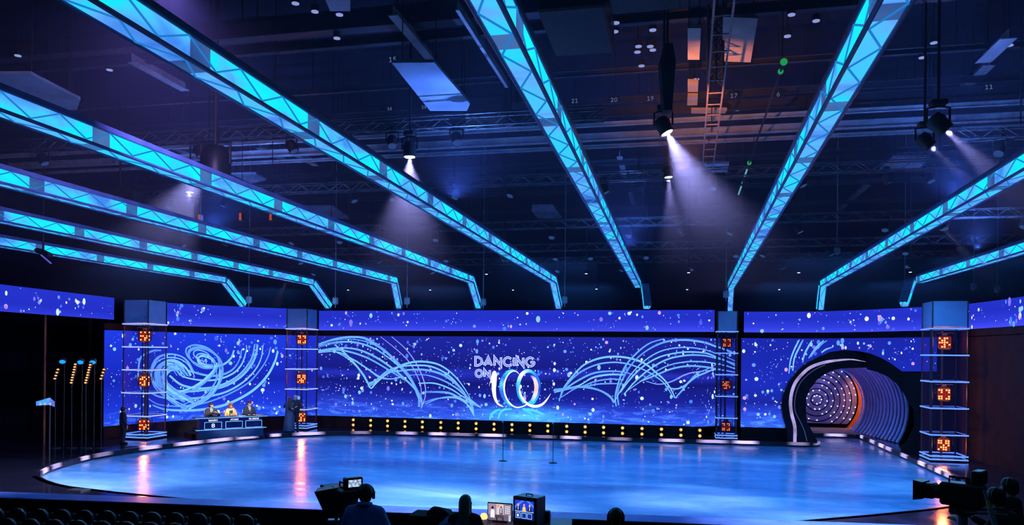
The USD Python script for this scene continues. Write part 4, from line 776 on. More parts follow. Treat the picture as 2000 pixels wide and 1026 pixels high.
# the embracing couple
person("person with long brown hair in a long navy gown, arms round a partner", (-19.02, 35.26, 0.2), 0.35, stand(1.70, lw=(-0.10, 0.36, 1.34), rw=(0.14, 0.36, 1.38), le=(-0.28, 0.14, 1.26), re=(0.30, 0.16, 1.30)), gown_m, hair_br, "long", True, dress=0.30, head_turn=0.5)
person("person with grey hair in a dark suit hugging the person in the navy gown", (-18.87, 35.60, 0.2), 0.35 + math.pi, stand(1.80, lw=(-0.17, 0.47, 1.22), rw=(0.15, 0.48, 1.14), le=(-0.35, 0.22, 1.16), re=(0.35, 0.22, 1.10), lhd=(0.8, 0.3, 0), rhd=(-0.8, 0.3, 0)), suit_navy, hair_gr, head_turn=-0.4, extras=(("lapels", lapels, suit_navy),))
person("dark clothed person standing at the foot of the far left light column", (-23.15, 28.55, 0.2), -0.6, stand(1.56), dark_cloth, hair_dk, extras=(("headset", phones, black),))

# ------------------------------------------------------------------ foreground: barrier, seats, crew deck, monitors, cameras
b0, b1 = np.array([-24.0, 16.05]), np.array([6.2, 18.62]); bt = (b1 - b0) / np.linalg.norm(b1 - b0); bn = np.array([-bt[1], bt[0]]); bR = np.stack([[*bt, 0], [*bn, 0], [0, 0, 1]], 1).astype(float)
bar_m = paint("barrier_navy", (0.05, 0.12, 0.42), 0.3); t = thing("barrier", "long low dark barrier between the rink and the audience with a flat blue top", "barrier"); bl = np.linalg.norm(b1 - b0)
mid = (b0 + b1) / 2
obj("barrier_front", MB().box((*(mid - bn * 0.35), 0.24), (bl, 0.62, 0.46), bR).mesh(), flat_black, t); obj("top_board", MB().box((*(mid - bn * 0.35), 0.485), (bl, 0.72, 0.03), bR, 0.008).mesh(), bar_m, t)
p = atz(158, 968, 0.05); obj("floor_monitor", MB().box((p[0], p[1] - 0.1, 0.12), (0.55, 0.4, 0.24), None, 0.03).mesh(), black, None, "small black wedge on the near left edge of the ice", "wedge")
def seat(label, loc, rot, first):
    if first is None:
        t = thing("audience_seat", label, "seat", loc, rot, "empty audience seats"); sm = paint("seat_shell", (0.014, 0.015, 0.022), 0.45, spec=0.2)
        a = np.linspace(0, math.pi, 13); P = [(0.205 * math.cos(x), -0.0, 0.62 + 0.20 * math.sin(x) ** 0.7) for x in a]; m = MB(); hull = []
        for (x, y, z) in P + [(-0.2, 0, 0.30), (0.2, 0, 0.30)]:
            for dy in (-0.03, 0.03): hull.append((x, dy - 0.06 * (z - 0.3) + 0.02 * math.cos(x * 8), z))
        m.tm(trimesh.convex.convex_hull(np.array(hull))); obj("backrest", m.mesh(), sm, t, smooth=50)
        obj("rim", MB().tube([(x, -0.055 - 0.06 * (z - 0.5), z + 0.012) for x, y, z in P[2:6]], 0.012, 8).mesh(), paint("seat_rim", (0.75, 0.76, 0.82), 0.15, 0.9), t)
        obj("seat_pan", MB().box((0, 0.10, 0.52), (0.40, 0.10, 0.40), np.array([[1, 0, 0], [0, 0.97, 0.25], [0, -0.25, 0.97]]), 0.03).mesh(), sm, t)
        for s in (-1, 1): obj("leg", MB().box((s * 0.17, 0.04, 0.17), (0.04, 0.06, 0.34)).mesh(), black, t); obj("armrest", MB().box((s * 0.215, 0.10, 0.58), (0.03, 0.26, 0.03), None, 0.008).mesh(), black, t)
        return t
    return dup(first, loc, rot, label)
first = None
for rw, (y0, dd, n0, n1, zz) in enumerate(((0, 0, 0, 13, 0.8), (0, -0.95, 0, 12, 0.8))):
    A, B = atz(35, 991, 0.84), atz(478, 1003.5, 0.84); q0 = A + (0 if rw == 0 else 1) * np.array([0.12, -0.92, 0]); dv = (B - A) / 10.0
    for k in range(-1, n1):
        q = q0 + dv * k
        if rw == 1 and k > 8: continue
        if rw == 0 and k > 10: continue
        first_ = seat("empty black audience seat, %s from the left in the %s row" % (ORD[k + 1], "front" if rw == 0 else "second"), (q[0], q[1], 0.0), math.atan2(bt[1], bt[0]), first); first = first or first_
obj("crew_deck", MB().box((-0.2, 11.0, 0.36), (13.0, 4.4, 0.72), None, 0.01).mesh(), flat_black, None, "black raised crew deck in front of the barrier", "deck")
DZ = 0.72
pc = atd(710, 966, 9.8)
def on_deck(x, y, d): q = atd(x, y, d); return np.array([q[0], q[1], DZ])
person("person in a blue jacket and headphones seen from behind at the left camera", on_deck(713, 966, 9.7), 0.12, stand(1.80, rw=(0.10, 0.42, 1.24), lw=(-0.22, 0.40, 1.22), le=(-0.30, 0.10, 1.16), re=(0.28, 0.12, 1.14)), jacket_m, hair_dk, head_turn=0.25, extras=(("headphones", phones, black), ("collar", collar, jacket_m)))
def tv_camera(name, label, loc, rot, back_screen=True, pole_z=None, lens_len=0.10):
    """a studio camera facing local +y with its lens, viewfinder, hood, pan bars and pedestal"""
    t = thing(name, label, "camera", loc, rot); cmat = paint("camera_black", (0.014, 0.015, 0.022), 0.4)
    obj("camera_body", MB().box((0, 0, 0), (0.24, 0.46, 0.28), None, 0.025).mesh(), cmat, t)
    L = MB().tube([(0, 0.20, 0.0), (0, 0.32, 0.0)], 0.09, 20); L.box((0, 0.30 + lens_len / 2, 0.0), (0.19, lens_len, 0.19), None, 0.02); obj("box_lens", L.mesh(), cmat, t)
    hd = np.array([(x * 0.12, 0.30 + lens_len, z * 0.105) for x in (-1, 1) for z in (-1, 1)] + [(x * 0.15, 0.40 + lens_len, z * 0.125) for x in (-1, 1) for z in (-1, 1)]); obj("lens_hood", trimesh.convex.convex_hull(hd), cmat, t)
    vf = MB().box((0.06, -0.16, 0.22), (0.26, 0.12, 0.17), None, 0.015); vf.box((0.06, -0.05, 0.15), (0.06, 0.06, 0.08)); v = obj("viewfinder", vf.mesh(), cmat, t)
    if back_screen: obj("viewfinder_screen", MB().box((0.06, -0.222, 0.225), (0.19, 0.006, 0.10)).mesh(), emit("vf_screen", lin(190, 215, 255), 1.1, 0.8, 28.0), v)
    obj("handle", MB().tube([(0, 0.15, 0.13), (0, 0.15, 0.20), (0, -0.12, 0.20), (0, -0.12, 0.13)], 0.014, 8).mesh(), black, t)
    obj("head_mount", MB().box((0, 0, -0.19), (0.20, 0.26, 0.11), None, 0.02).mesh(), cmat, t)
    for s in (-1, 1): obj("pan_bar", MB().tube([(s * 0.10, -0.05, -0.20), (s * 0.20, -0.30, -0.16), (s * 0.22, -0.55, -0.14)], 0.014, 8).mesh(), black, t)
    z0 = DZ - loc[2]; obj("pedestal_column", MB().tube([(0, 0, z0 + 0.2), (0, 0, -0.24)], 0.06, 14).mesh(), grey, t)
    obj("pedestal_base", MB().tm(trimesh.convex.convex_hull(np.array([(0.42 * math.cos(a), 0.42 * math.sin(a), z) for a in (0.5, 2.6, 4.7) for z in (z0 + 0.02, z0 + 0.16)] + [(0, 0, z0 + 0.3)]))).mesh(), cmat, t)
    obj("steering_ring", MB().tube([(0.24 * math.cos(a), 0.24 * math.sin(a), -0.62) for a in np.linspace(0, 6.283, 25)[:-1]], 0.016, 8, closed=True).mesh(), black, t); obj("ring_spokes", MB().tube([(-0.24, 0, -0.62), (0.24, 0, -0.62)], 0.012, 6).mesh(), black, t)
    return t
q = atd(672, 972, 10.9); tv_camera("studio_camera", "black studio camera with a lit viewfinder left of the person in the blue jacket", q, 0.85)
hood = thing("prompter_hood", "black slanting prompter hood fixed over the lens of the left camera", "hood", atd(645, 966, 10.9), 0.35)
obj("hood_shell", trimesh.convex.convex_hull(np.array([(-0.22, -0.02, 0.04), (0.25, -0.08, 0.13), (-0.20, 0.25, 0.05), (0.25, 0.25, 0.13), (0.22, -0.06, -0.26), (-0.07, -0.04, -0.28), (0.22, 0.22, -0.26), (-0.08, 0.22, -0.28)])), paint("camera_black", (0.014, 0.015, 0.022), 0.4), hood)
obj("hood_arm", MB().box((0.08, 0.10, -0.45), (0.05, 0.05, 0.40)).mesh(), black, hood); obj("plate", MB().box((0.06, 0.0, -0.37), (0.18, 0.14, 0.02)).mesh(), alu, hood)
q = atd(1880, 966, 9.4); tv_camera("studio_camera", "large black studio camera silhouetted at the right edge pointing left", q, 0.95, False, lens_len=0.12)
person("dark clothed person bent behind the right studio camera", on_deck(1912, 950, 9.6) + [0.25, -0.1, 0], 0.75, stand(1.84, head=(0, 0.10, 1.66), neck=(0, 0.04, 1.52), rw=(0.16, 0.42, 1.34), lw=(-0.18, 0.42, 1.34), le=(-0.30, 0.12, 1.2), re=(0.28, 0.12, 1.2)), dark_cloth, hair_dk, extras=(("headphones", phones, black),))
person("dark clothed person standing at the far right with a blue lit cheek", on_deck(1974, 936, 10.4), 0.9, stand(1.86), dark_cloth, hair_dk, extras=(("headset", phones, black),))
q = atd(1922, 958, 8.6); a_ = thing("camera_crane_arm", "slim grey and yellow lit strut leaning beside the right camera", "strut"); e_ = atd(1937, 1006, 8.5)
obj("strut_upper", MB().tube([q, q * 0.45 + e_ * 0.55], 0.018, 8).mesh(), grey, a_); obj("strut_band", MB().tube([q * 0.55 + e_ * 0.45, q * 0.25 + e_ * 0.75], 0.021, 8).mesh(), paint("strut_yellow", (0.75, 0.42, 0.08), 0.5), a_); obj("strut_lower", MB().tube([q * 0.25 + e_ * 0.75, e_ + (e_ - q) * 1.2, (e_ + (e_ - q) * 1.6) * [1, 1, 0] + [0, 0, DZ]], 0.034, 8).mesh(), grey, a_)
# seated crew in the middle
person("person with long hair and a glittering shawl seated left of the mushroom lamp", on_deck(909, 992, 11.5), 0.1, sit(0.44), dark_cloth, paint("hair_fair", (0.16, 0.12, 0.10), 0.5, scale=25), "long", True, extras=(("shawl", lambda H, J: trimesh.convex.convex_hull(np.array([J["ls"], J["rs"], np.array(J["ls"]) + [-0.34, -0.02, -0.22], np.array(J["ls"]) + [-0.30, 0.12, -0.5], np.array(J["ls"]) + [-0.05, -0.16, -0.5], np.array(J["rs"]) + [0.08, -0.12, -0.5], np.array(J["rs"]) + [0.07, 0.08, -0.3], np.array(J["ls"]) + [-0.10, 0.10, 0.0], np.array(J["neck"]) + [0, -0.09, -0.02], np.array(J["neck"]) + [-0.1, 0.05, 0.0]])), sequin),))
person("person with a dark close-cropped head and headphones seated right of the monitors", on_deck(1203, 1010, 10.6), 0.0, sit(0.44), dark_cloth, hair_dk, extras=(("headphones", phones, black),))
for (x, d, l) in ((909, 11.5, "the person with the shawl"), (1203, 10.6, "the person with the cropped head")):
    p = on_deck(x, 1000, d); t = thing("crew_stool", "black stool under " + l, "stool", p, 0.0); obj("seat", MB().box((0, -0.06, 0.37), (0.42, 0.40, 0.05), None, 0.02).mesh(), black, t)
    for sx in (-1, 1):
        for sy in (-1, 1): obj("leg", MB().tube([(sx * 0.16, -0.06 + sy * 0.15, 0.35), (sx * 0.19, -0.06 + sy * 0.18, 0.0)], 0.015, 6).mesh(), black, t)
pt = atd(1005, 1024, 11.9); TZD = 1.57
t = thing("production_desk", "reddish dark production desk carrying two monitors and a lamp", "desk", (pt[0], pt[1] + 0.10, DZ), 0.12)
obj("desktop", MB().box((0, 0, TZD - DZ - 0.02), (1.75, 0.75, 0.04), None, 0.01).mesh(), paint("desk_red_brown", (0.16, 0.035, 0.03), 0.5), t)
for sx in (-1, 1):
    for sy in (-1, 1): obj("leg", MB().box((sx * 0.80, sy * 0.32, (TZD - DZ) / 2 - 0.02), (0.05, 0.05, TZD - DZ - 0.04)).mesh(), black, t)
def picture(parent, w, h, shapes, T):
    """flat coloured shapes on a monitor's screen; u, v in 0..1"""
    V, F, C, n = [], [], [], 0
    for lay, (c, poly) in enumerate(shapes):
        v, f = tri2d(Polygon(poly)); V.append(np.c_[(v[:, 0] - 0.5) * w, np.full(len(v), -0.002 - 0.0006 * lay), (v[:, 1] - 0.5) * h]); F.append(f + n); C.append(np.tile(lin(*c), (len(v), 1))); n += len(v)
    obj("screen_picture", (np.vstack(V) + T, np.vstack(F)), emitvc, parent, col=np.vstack(C))
R4 = lambda a, b, c, d: [(a, b), (c, b), (c, d), (a, d)]
def blob(x, y, rx, ry): return [(x + rx * math.cos(a), y + ry * math.sin(a)) for a in np.linspace(0, 6.283, 13)[:-1]]
q = atd(976, 1001, 12.0); m1 = thing("flat_monitor", "flat monitor showing people in a pale room, left of the deep monitor", "monitor", (q[0], q[1], TZD), -0.10)
zc = q[2] - TZD; obj("bezel", MB().box((0, 0.012, zc), (0.41, 0.022, 0.29), None, 0.006).mesh(), black, m1); obj("stand", MB().box((0, 0.035, zc / 2 - 0.05), (0.06, 0.03, max(0.05, zc - 0.1))).mesh(), black, m1); obj("foot", MB().box((0, 0.04, 0.006), (0.22, 0.14, 0.012)).mesh(), black, m1)
scr = [((150, 130, 150), R4(0, 0, 1, 1)), ((105, 88, 110), R4(0, 0, 1, 0.35)), ((205, 190, 200), R4(0.36, 0.35, 0.66, 0.98)), ((225, 140, 70), blob(0.44, 0.88, 0.05, 0.09)), ((90, 90, 120), R4(0.72, 0.4, 0.97, 0.95))]
scr += [((205, 200, 210), R4(0.735 + 0.078 * i, 0.43 + 0.125 * j, 0.735 + 0.078 * i + 0.062, 0.43 + 0.125 * j + 0.10)) for i in range(3) for j in range(4)]
scr += [((225, 220, 235), [(0.10, 0.18), (0.30, 0.15), (0.28, 0.62), (0.2, 0.70), (0.12, 0.6)]), ((50, 32, 34), blob(0.20, 0.76, 0.055, 0.09)), ((60, 60, 80), [(0.50, 0.38), (0.64, 0.36), (0.63, 0.75), (0.51, 0.75)]), ((240, 235, 240), R4(0.545, 0.45, 0.585, 0.74)), ((80, 50, 45), blob(0.57, 0.82, 0.035, 0.06)), ((70, 62, 72), [(0.28, 0.20), (0.70, 0.16), (0.66, 0.34), (0.34, 0.36)]), ((40, 36, 46), R4(0.36, 0.02, 0.42, 0.2)), ((40, 36, 46), R4(0.62, 0.02, 0.68, 0.18)), ((185, 190, 215), R4(0.90, 0.0, 0.99, 0.36))]
picture(m1, 0.38, 0.26, scr, np.array([0, 0, zc]))
q = atd(1024, 1002, 11.8); m2 = thing("deep_monitor", "deep boxy monitor showing the judges at their desk in blue", "monitor", (q[0], q[1], TZD), -0.32)
zc = 0.215; obj("case", MB().box((0, 0.17, zc + 0.0), (0.40, 0.30, 0.43), None, 0.012).mesh(), paint("monitor_grey", (0.05, 0.05, 0.09), 0.4), m2); obj("bezel", MB().box((0, 0.012, zc), (0.41, 0.02, 0.43), None, 0.008).mesh(), black, m2); obj("carry_handle", MB().tube([(-0.06, 0.16, 0.43), (-0.05, 0.16, 0.455), (0.05, 0.16, 0.455), (0.06, 0.16, 0.43)], 0.009, 8).mesh(), alu, m2)
s2 = [((30, 60, 205), R4(0, 0, 1, 1)), ((70, 120, 240), [(0, 0.7), (0.35, 1), (0.5, 1), (0, 0.55)]), ((70, 120, 240), [(0.6, 1), (1, 0.65), (1, 0.8), (0.75, 1)]), ((16, 30, 110), R4(0, 0, 1, 0.42)), ((150, 200, 255), R4(0, 0.40, 1, 0.44))]
for x, c in ((0.18, (30, 32, 44)), (0.50, (235, 180, 80)), (0.80, (28, 30, 50))): s2 += [(c, [(x - 0.11, 0.44), (x + 0.11, 0.44), (x + 0.07, 0.68), (x - 0.07, 0.68)]), ((235, 170, 140), blob(x, 0.76, 0.045, 0.075)), ((240, 240, 250), R4(x - 0.015, 0.5, x + 0.015, 0.67)), ((150, 205, 255), R4(x - 0.13, 0.06, x + 0.13, 0.36)), ((20, 40, 140), R4(x - 0.105, 0.09, x + 0.105, 0.33))]
s2 += [((250, 250, 255), blob(0.18, 0.21, 0.05, 0.08))]
picture(m2, 0.33, 0.29, s2, np.array([0.0, 0, zc + 0.015]))
obj("label_strip", MB().box((0.0, 0.0, zc + 0.19), (0.30, 0.004, 0.006)).mesh(), paint("label_grey", (0.3, 0.3, 0.34), 0.6), m2)
q = atd(945, 1012, 11.75); lp = thing("mushroom_lamp", "small glowing mushroom lamp with a pink stem on the production desk", "lamp", (q[0], q[1], TZD))
dome_z = 0.13; obj("shade", (lambda m: (m[0] + [0, 0, dome_z], m[1]))(lathe([(0.002, 0.062), (0.03, 0.056), (0.050, 0.036), (0.060, 0.006), (0.058, -0.016), (0.050, -0.030), (0.0, -0.034)], 22)), emit("lamp_shade", (1.0, 0.62, 0.22), 1.5), lp, smooth=60)
obj("stem", lathe([(0.045, 0.0), (0.045, 0.012), (0.020, 0.03), (0.012, 0.10)], 16), paint("lamp_pink", (0.65, 0.30, 0.25), 0.4), lp, smooth=60)
for (x, y, l) in ((855, 995, "dark folded bag on the crew deck rail left of the shawl"),):
    q = atd(x, y + 4, 12.6); obj("bag", trimesh.convex.convex_hull(np.array([q + [a, b, c] for a, b, c in ((-0.16, 0, 0.0), (0.18, 0, -0.02), (-0.15, 0.2, 0), (0.17, 0.2, 0), (-0.12, 0.05, 0.05), (0.02, 0.05, 0.06), (-0.1, 0.15, 0.05), (0.1, 0.12, 0.03), (-0.2, 0.0, -0.06), (0.2, 0, -0.06), (-0.2, 0.2, -0.06), (0.2, 0.2, -0.06))])), dark_cloth, None, l, "bag")
    obj("crew_table", MB().box((q[0] - 0.1, q[1] + 0.1, (q[2] - 0.065 + DZ) / 2), (0.75, 0.5, q[2] - 0.065 - DZ), None, 0.01).mesh(), flat_black, None, "black flight case under the dark bag left of the shawl", "flight case")
q = on_deck(1062, 1010, 12.0); pw = thing("power_box", "small black power box with a white cable right of the deep monitor", "power box", (q[0], q[1] + 0.05, TZD)); obj("box_body", MB().box((0.03, 0, 0.09), (0.12, 0.10, 0.18), None, 0.01).mesh(), black, pw); obj("cable", MB().tube(spline([(0.03, -0.05, 0.17), (0.08, -0.06, 0.18), (0.105, -0.05, 0.14), (0.10, -0.05, 0.01)], 6), 0.006, 6).mesh(), white_cloth, pw)
# microphone stands on the ice
first = None
for x, y, l in ((982, 901, "left"), (1080, 905, "right")):
    q = atz(x, y, 0.0)
    if first is None:
        first = thing("microphone_stand", "slim dark microphone stand on the ice, left of the two", "microphone stand", q); obj("base", lathe([(0.0, 0.0), (0.16, 0.0), (0.16, 0.015), (0.03, 0.035), (0.0, 0.035)], 20), black, first); obj("pole", MB().tube([(0, 0, 0.02), (0, 0, 1.45)], 0.014, 8).mesh(), black, first); obj("clip", MB().tube([(0, 0, 1.42), (0, -0.03, 1.50)], 0.018, 8).mesh(), black, first); obj("microphone", MB().tube([(0, 0.02, 1.46), (0, -0.10, 1.56)], [0.014, 0.028], 10).mesh(), grey, first)
    else: dup(first, q, 0, "slim dark microphone stand on the ice, right of the two")

# ------------------------------------------------------------------ the lighting grid under the roof
steel = paint("roof_steel", (0.34, 0.36, 0.46), 0.42, 0.2, 0.3, 1.2); steel_dk = paint("roof_steel_dark", (0.022, 0.025, 0.05), 0.5, 0.1, 0.4, 1.0); pale_panel = paint("roof_panel", (0.30, 0.36, 0.52), 0.35, 0.1, 0.35, 0.7)
def yat(py, z, px=1300): return atz(px, py, z)[1]
def xbeam(name, label, py, z, h, w, m, x0=-27.0, x1=16.0, cat="roof beam"):
    Y = yat(py, z); t = thing(name, label, cat, (0, Y, z))
    M = MB(); L = x1 - x0; c = (x0 + x1) / 2
    obj("lower_flange", MB().box((c, 0, 0), (L, w, 0.03), None, 0.006).mesh(), m, t); obj("web", MB().box((c, 0, h / 2), (L, 0.02, h)).mesh(), m, t); obj("upper_flange", MB().box((c, 0, h), (L, w, 0.03), None, 0.006).mesh(), m, t)
    for x in np.arange(x0 + 2, x1, 6.5): M.tube([(x, 0, h), (x, 0, 14.68 - z)], 0.025, 6)
    obj("hangers", M.mesh(), black, t, kind="stuff"); return Y
BEAMS = [(268, 11.6, 0.22, 0.20), (283, 11.6, 0.10, 0.10), (240, 11.8, 0.12, 0.10), (222, 12.2, 0.30, 0.16), (196, 12.4, 0.20, 0.05), (138, 12.8, 0.16, 0.12), (42, 12.8, 0.24, 0.20), (8, 12.9, 0.5, 0.4), (318, 12.4, 0.2, 0.16), (372, 12.4, 0.2, 0.16), (408, 12.4, 0.2, 0.14)]
BY = [xbeam("roof_beam", "%s steel roof beam of the grid counted from the screens" % ORD[len(BEAMS) - 1 - sorted(range(len(BEAMS)), key=lambda k: BEAMS[k][0])[::1].index(i)], py, z, h, w, steel if i in (0, 1, 2) else steel_dk) for i, (py, z, h, w) in enumerate(BEAMS)]
# purlins along the studio and wide girders
def ybeam(name, label, a, b, z, w, h, m, cat="roof beam"):
    p, q = atz(*a, z), atz(*b, z); x = (p[0] + q[0]) / 2; t = thing(name, label, cat, (x, 0, z)); y0, y1 = sorted((p[1], q[1]))
    obj("lower_flange", MB().box((0, (y0 + y1) / 2, 0), (w, y1 - y0, 0.03), None, 0.006).mesh(), m, t); obj("web", MB().box((0, (y0 + y1) / 2, h / 2), (0.03, y1 - y0, h)).mesh(), m, t)
    obj("hangers", MB().tube([(0, y0 + 0.3, h), (0, y0 + 0.3, 14.68 - z)], 0.02, 6).tube([(0, y1 - 0.3, h), (0, y1 - 0.3, 14.68 - z)], 0.02, 6).mesh(), black, t, kind="stuff")
for (a, b, w, l) in (((1965, 75), (1925, 122), 0.42, "wide blue roof girder section at the top right edge"), ((1928, 128), (1880, 180), 0.34, "wide blue roof girder section below the top right one"), ((1690, 362), (1642, 413), 0.30, "short slanting roof girder between the two right ribs"), ((1211, 306), (1219, 341), 0.24, "short narrow roof girder just right of the centre rib"), ((1228, 373), (1239, 401), 0.24, "lower short roof girder right of the centre rib"),
                     ((324, 283), (375, 305), 0.36, "slanting roof girder above the second left lamp beam"), ((512, 289), (549, 312), 0.36, "slanting roof girder piece left of the long rib"), ((580, 303), (614, 324), 0.30, "slim slanting roof girder piece beside the long rib"), ((270, 120), (350, 178), 0.30, "dim slanting roof girder above the long left rib"), ((880, 20), (1000, 170), 0.10, "thin slanting conduit left of the centre rib"), ((760, 30), (850, 120), 0.26, "dim slanting roof girder above the blue skylight panel"), ((1700, 90), (1640, 200), 0.16, "thin slanting roof girder right of the steep right rib")):
    ybeam("roof_girder", l, a, b, 12.6, w, 0.25, steel)
# flat panels under the roof
def roof_panel(px, z, m, label, th=0.08):
    P = np.array([atz(*p, z)[:2] for p in px]); g = Polygon(P).buffer(0); v, f = extrude(g, th); v[:, 2] += z
    t = thing("roof_panel", label, "roof panel"); obj("panel_board", (v, f), m, t); c = P.mean(0); M = MB()
    for k in range(len(P)): q = P[k] * 0.8 + c * 0.2; M.tube([(*q, z + th), (*q, 14.68)], 0.015, 5)
    obj("drop_rods", M.mesh(), black, t, kind="stuff")
warm_panel = paint("roof_panel_warm", (0.55, 0.40, 0.38), 0.5, 0.0, 0.35, 0.8); tan_panel = paint("roof_panel_tan", (0.60, 0.40, 0.28), 0.5, 0.0, 0.2, 2.0)
for px, m, l in (([(765, 123), (848, 122), (918, 203), (912, 217), (840, 217)], pale_panel, "large pale blue slanting roof panel below the number fifteen"), ([(1040, 403), (1080, 403), (1098, 427), (1050, 427), (1038, 412)], pale_panel, "small pale blue roof panel left of the centre rib"), ([(1745, 308), (1818, 307), (1797, 328), (1718, 331)], pale_panel, "pale blue roof panel between the two right ribs"),
                 ([(1370, 320), (1424, 320), (1420, 337), (1392, 337)], pale_panel, "small pale roof panel in the beam of the brightest lamp"), ([(1412, 33), (1480, 36), (1466, 122), (1410, 120)], warm_panel, "large pinkish roof panel right of the lattice mast"), ([(1343, 55), (1369, 55), (1366, 117), (1343, 117)], warm_panel, "upright pinkish roof panel left of the lattice mast"),
                 ([(1343, 160), (1364, 160), (1363, 180), (1343, 180)], tan_panel, "upper of two small square tan roof panels"), ([(1343, 187), (1363, 187), (1362, 206), (1342, 206)], tan_panel, "lower of two small square tan roof panels"), ([(-40, 145), (60, 145), (157, 195), (150, 215), (100, 215), (-40, 180)], pale_panel, "dim blue roof panel at the far upper left"),
                 ([(625, -25), (684, -25), (684, 22), (645, 22)], pale_panel, "blue roof panel cut by the top of the picture"), ([(452, 341), (500, 340), (520, 352), (491, 359)], pale_panel, "blue roof panel beside the dark follow spot"), ([(594, 404), (650, 404), (684, 428), (650, 428)], pale_panel, "blue roof panel between the long rib and the next"), ([(1350, 215), (1420, 215), (1416, 222), (1350, 222)], tan_panel, "narrow tan roof panel under the small squares")):
    roof_panel(px, 11.3 if m is pale_panel else 12.0, m, l)
# black boxes hung in the grid
for (a, b, c_, d_, l) in ((1085, 12, 1180, 112, "large black box hung at the top right of the centre rib"), (1195, -20, 1330, 30, "wide black box at the top edge above the brightest lamp"), (1560, 215, 1600, 250, "small black box left of the steep right rib"), (930, 232, 985, 262, "small black box hung above the long beams"), (1120, 440, 1150, 456, "small black box far back right of the centre rib")):
    p, q = atz(a, d_, 11.9), atz(c_, b, 11.9); y0, y1 = sorted((p[1], q[1])); x0, x1 = sorted((p[0], q[0]))
    t = thing("hanging_box", l, "box"); obj("shell", MB().box(((x0 + x1) / 2, (y0 + y1) / 2, 12.3), (x1 - x0, max(0.4, y1 - y0), 0.8), None, 0.05).mesh(), black, t); obj("rods", MB().tube([(x0 + 0.1, y0 + 0.1, 12.7), (x0 + 0.1, y0 + 0.1, 14.68)], 0.02, 6).tube([(x1 - 0.1, y0 + 0.1, 12.7), (x1 - 0.1, y0 + 0.1, 14.68)], 0.02, 6).mesh(), black, t, kind="stuff")
# aluminium rigging trusses across the studio
def rig_truss(Y, z, x0, x1, label, s=0.32):
    t = thing("rigging_truss", label, "truss", (0, Y, z))
    for y, u in ((-s / 2, 0), (s / 2, 0), (-s / 2, s), (s / 2, s)): obj("chord", MB().tube([(x0, y, u), (x1, y, u)], 0.025, 6).mesh(), dark_alu, t)
    M = MB(); n = int((x1 - x0) / 0.45)
    for i in range(n):
        xa, xb = x0 + (x1 - x0) * i / n, x0 + (x1 - x0) * (i + 1) / n; u0, u1 = (0, s) if i % 2 else (s, 0)
        for y in (-s / 2, s / 2): M.bar((xa, y, u0), (xb, y, u1), 0.016)
        M.bar((xa, -s / 2, 0) if i % 2 else (xa, s / 2, 0), (xb, s / 2, 0) if i % 2 else (xb, -s / 2, 0), 0.016)
    obj("lacing", M.mesh(), alu, t, kind="stuff"); H = MB()
    for x in np.arange(x0 + 1.5, x1, 7.0): H.tube([(x, 0, s), (x, 0, 14.68 - z)], 0.02, 5)
    obj("chains", H.mesh(), black, t, kind="stuff")
TR = [(yat(350, 10.6), 10.6, -24, 15), (yat(228, 10.4), 10.4, -20, -2.0), (yat(440, 9.6), 9.6, -24, 14), (yat(486, 9.2), 9.2, -24, 14), (yat(300, 10.2), 10.2, 7.5, 16), (yat(512, 9.0), 9.0, -22, 13)]
for (Y, z, x0, x1), l in zip(TR, ("long lattice truss across the middle of the grid", "short lattice truss at the upper left of the grid", "lattice truss two thirds back in the grid", "lattice truss near the back of the grid", "short lattice truss at the upper right of the grid", "rearmost lattice truss above the screens")): rig_truss(Y, z, x0, x1, l)
# ladder tray running away from the camera, lattice mast, lit pipe
p, q = atz(1396, -10, 10.8), atz(1372, 330, 10.8); t = thing("ladder_tray", "slim ladder tray with two rails and rungs hanging right of the brightest lamp", "ladder"); L = q[1] - p[1]; rose = paint("ladder_paint", (0.42, 0.30, 0.36), 0.4, 0.4)
for o in (0, 0.36): obj("rail", MB().tube([p + [o, 0, 0], q + [o, 0, 0]], 0.025, 6).mesh(), rose, t)
for i in range(int(L / 0.9)): k = i * 0.9 / L; a = p * (1 - k) + q * k; obj("rung", MB().tube([a, a + [0.36, 0, 0]], 0.018, 6).mesh(), rose, t)
M = MB(); 
for k in (0.05, 0.35, 0.65, 0.95): a = p * (1 - k) + q * k; M.tube([a + [0.18, 0, 0], (a[0] + 0.18, a[1], 14.68)], 0.015, 5)
obj("hangers", M.mesh(), black, t, kind="stuff")
p = atz(1397, 125, 11.5); t = thing("lattice_mast", "dark lattice mast hanging beside the pinkish roof panel", "mast", (p[0], p[1], 11.0))
for sx in (-1, 1):
    for sy in (-1, 1): obj("leg", MB().tube([(sx * 0.18, sy * 0.18, 0), (sx * 0.18, sy * 0.18, 3.75)], 0.03, 6).mesh(), steel_dk, t)
M = MB()
for i in range(9):
    for s in (-1, 1): M.bar((-0.18, s * 0.18, i * 0.41), (0.18, s * 0.18, i * 0.41 + 0.41), 0.03).bar((0.18, s * 0.18, i * 0.41), (-0.18, s * 0.18, i * 0.41 + 0.41), 0.03)
obj("bracing", M.mesh(), steel_dk, t, kind="stuff")
p, q = atz(1531, 121, 11.2), atz(1441, 384, 11.2); t = thing("lit_pipe", "long pipe with small green and white lights left of the steep right rib", "pipe"); obj("pipe", MB().tube([p, q], 0.03, 8).mesh(), steel_dk, t); gm = emit("green_light", (0.02, 0.45, 0.12), 0.7); wm = emit("pipe_light", lin(110, 190, 215), 0.8)
for k, r, m in ((0.0, 0.085, gm), (0.04, 0.07, gm), (0.62, 0.08, gm)): obj("green_lamp", MB().tm(trimesh.creation.icosphere(2, r), xf(np.eye(3), p * (1 - k) + q * k)).mesh(), m, t, smooth=True)
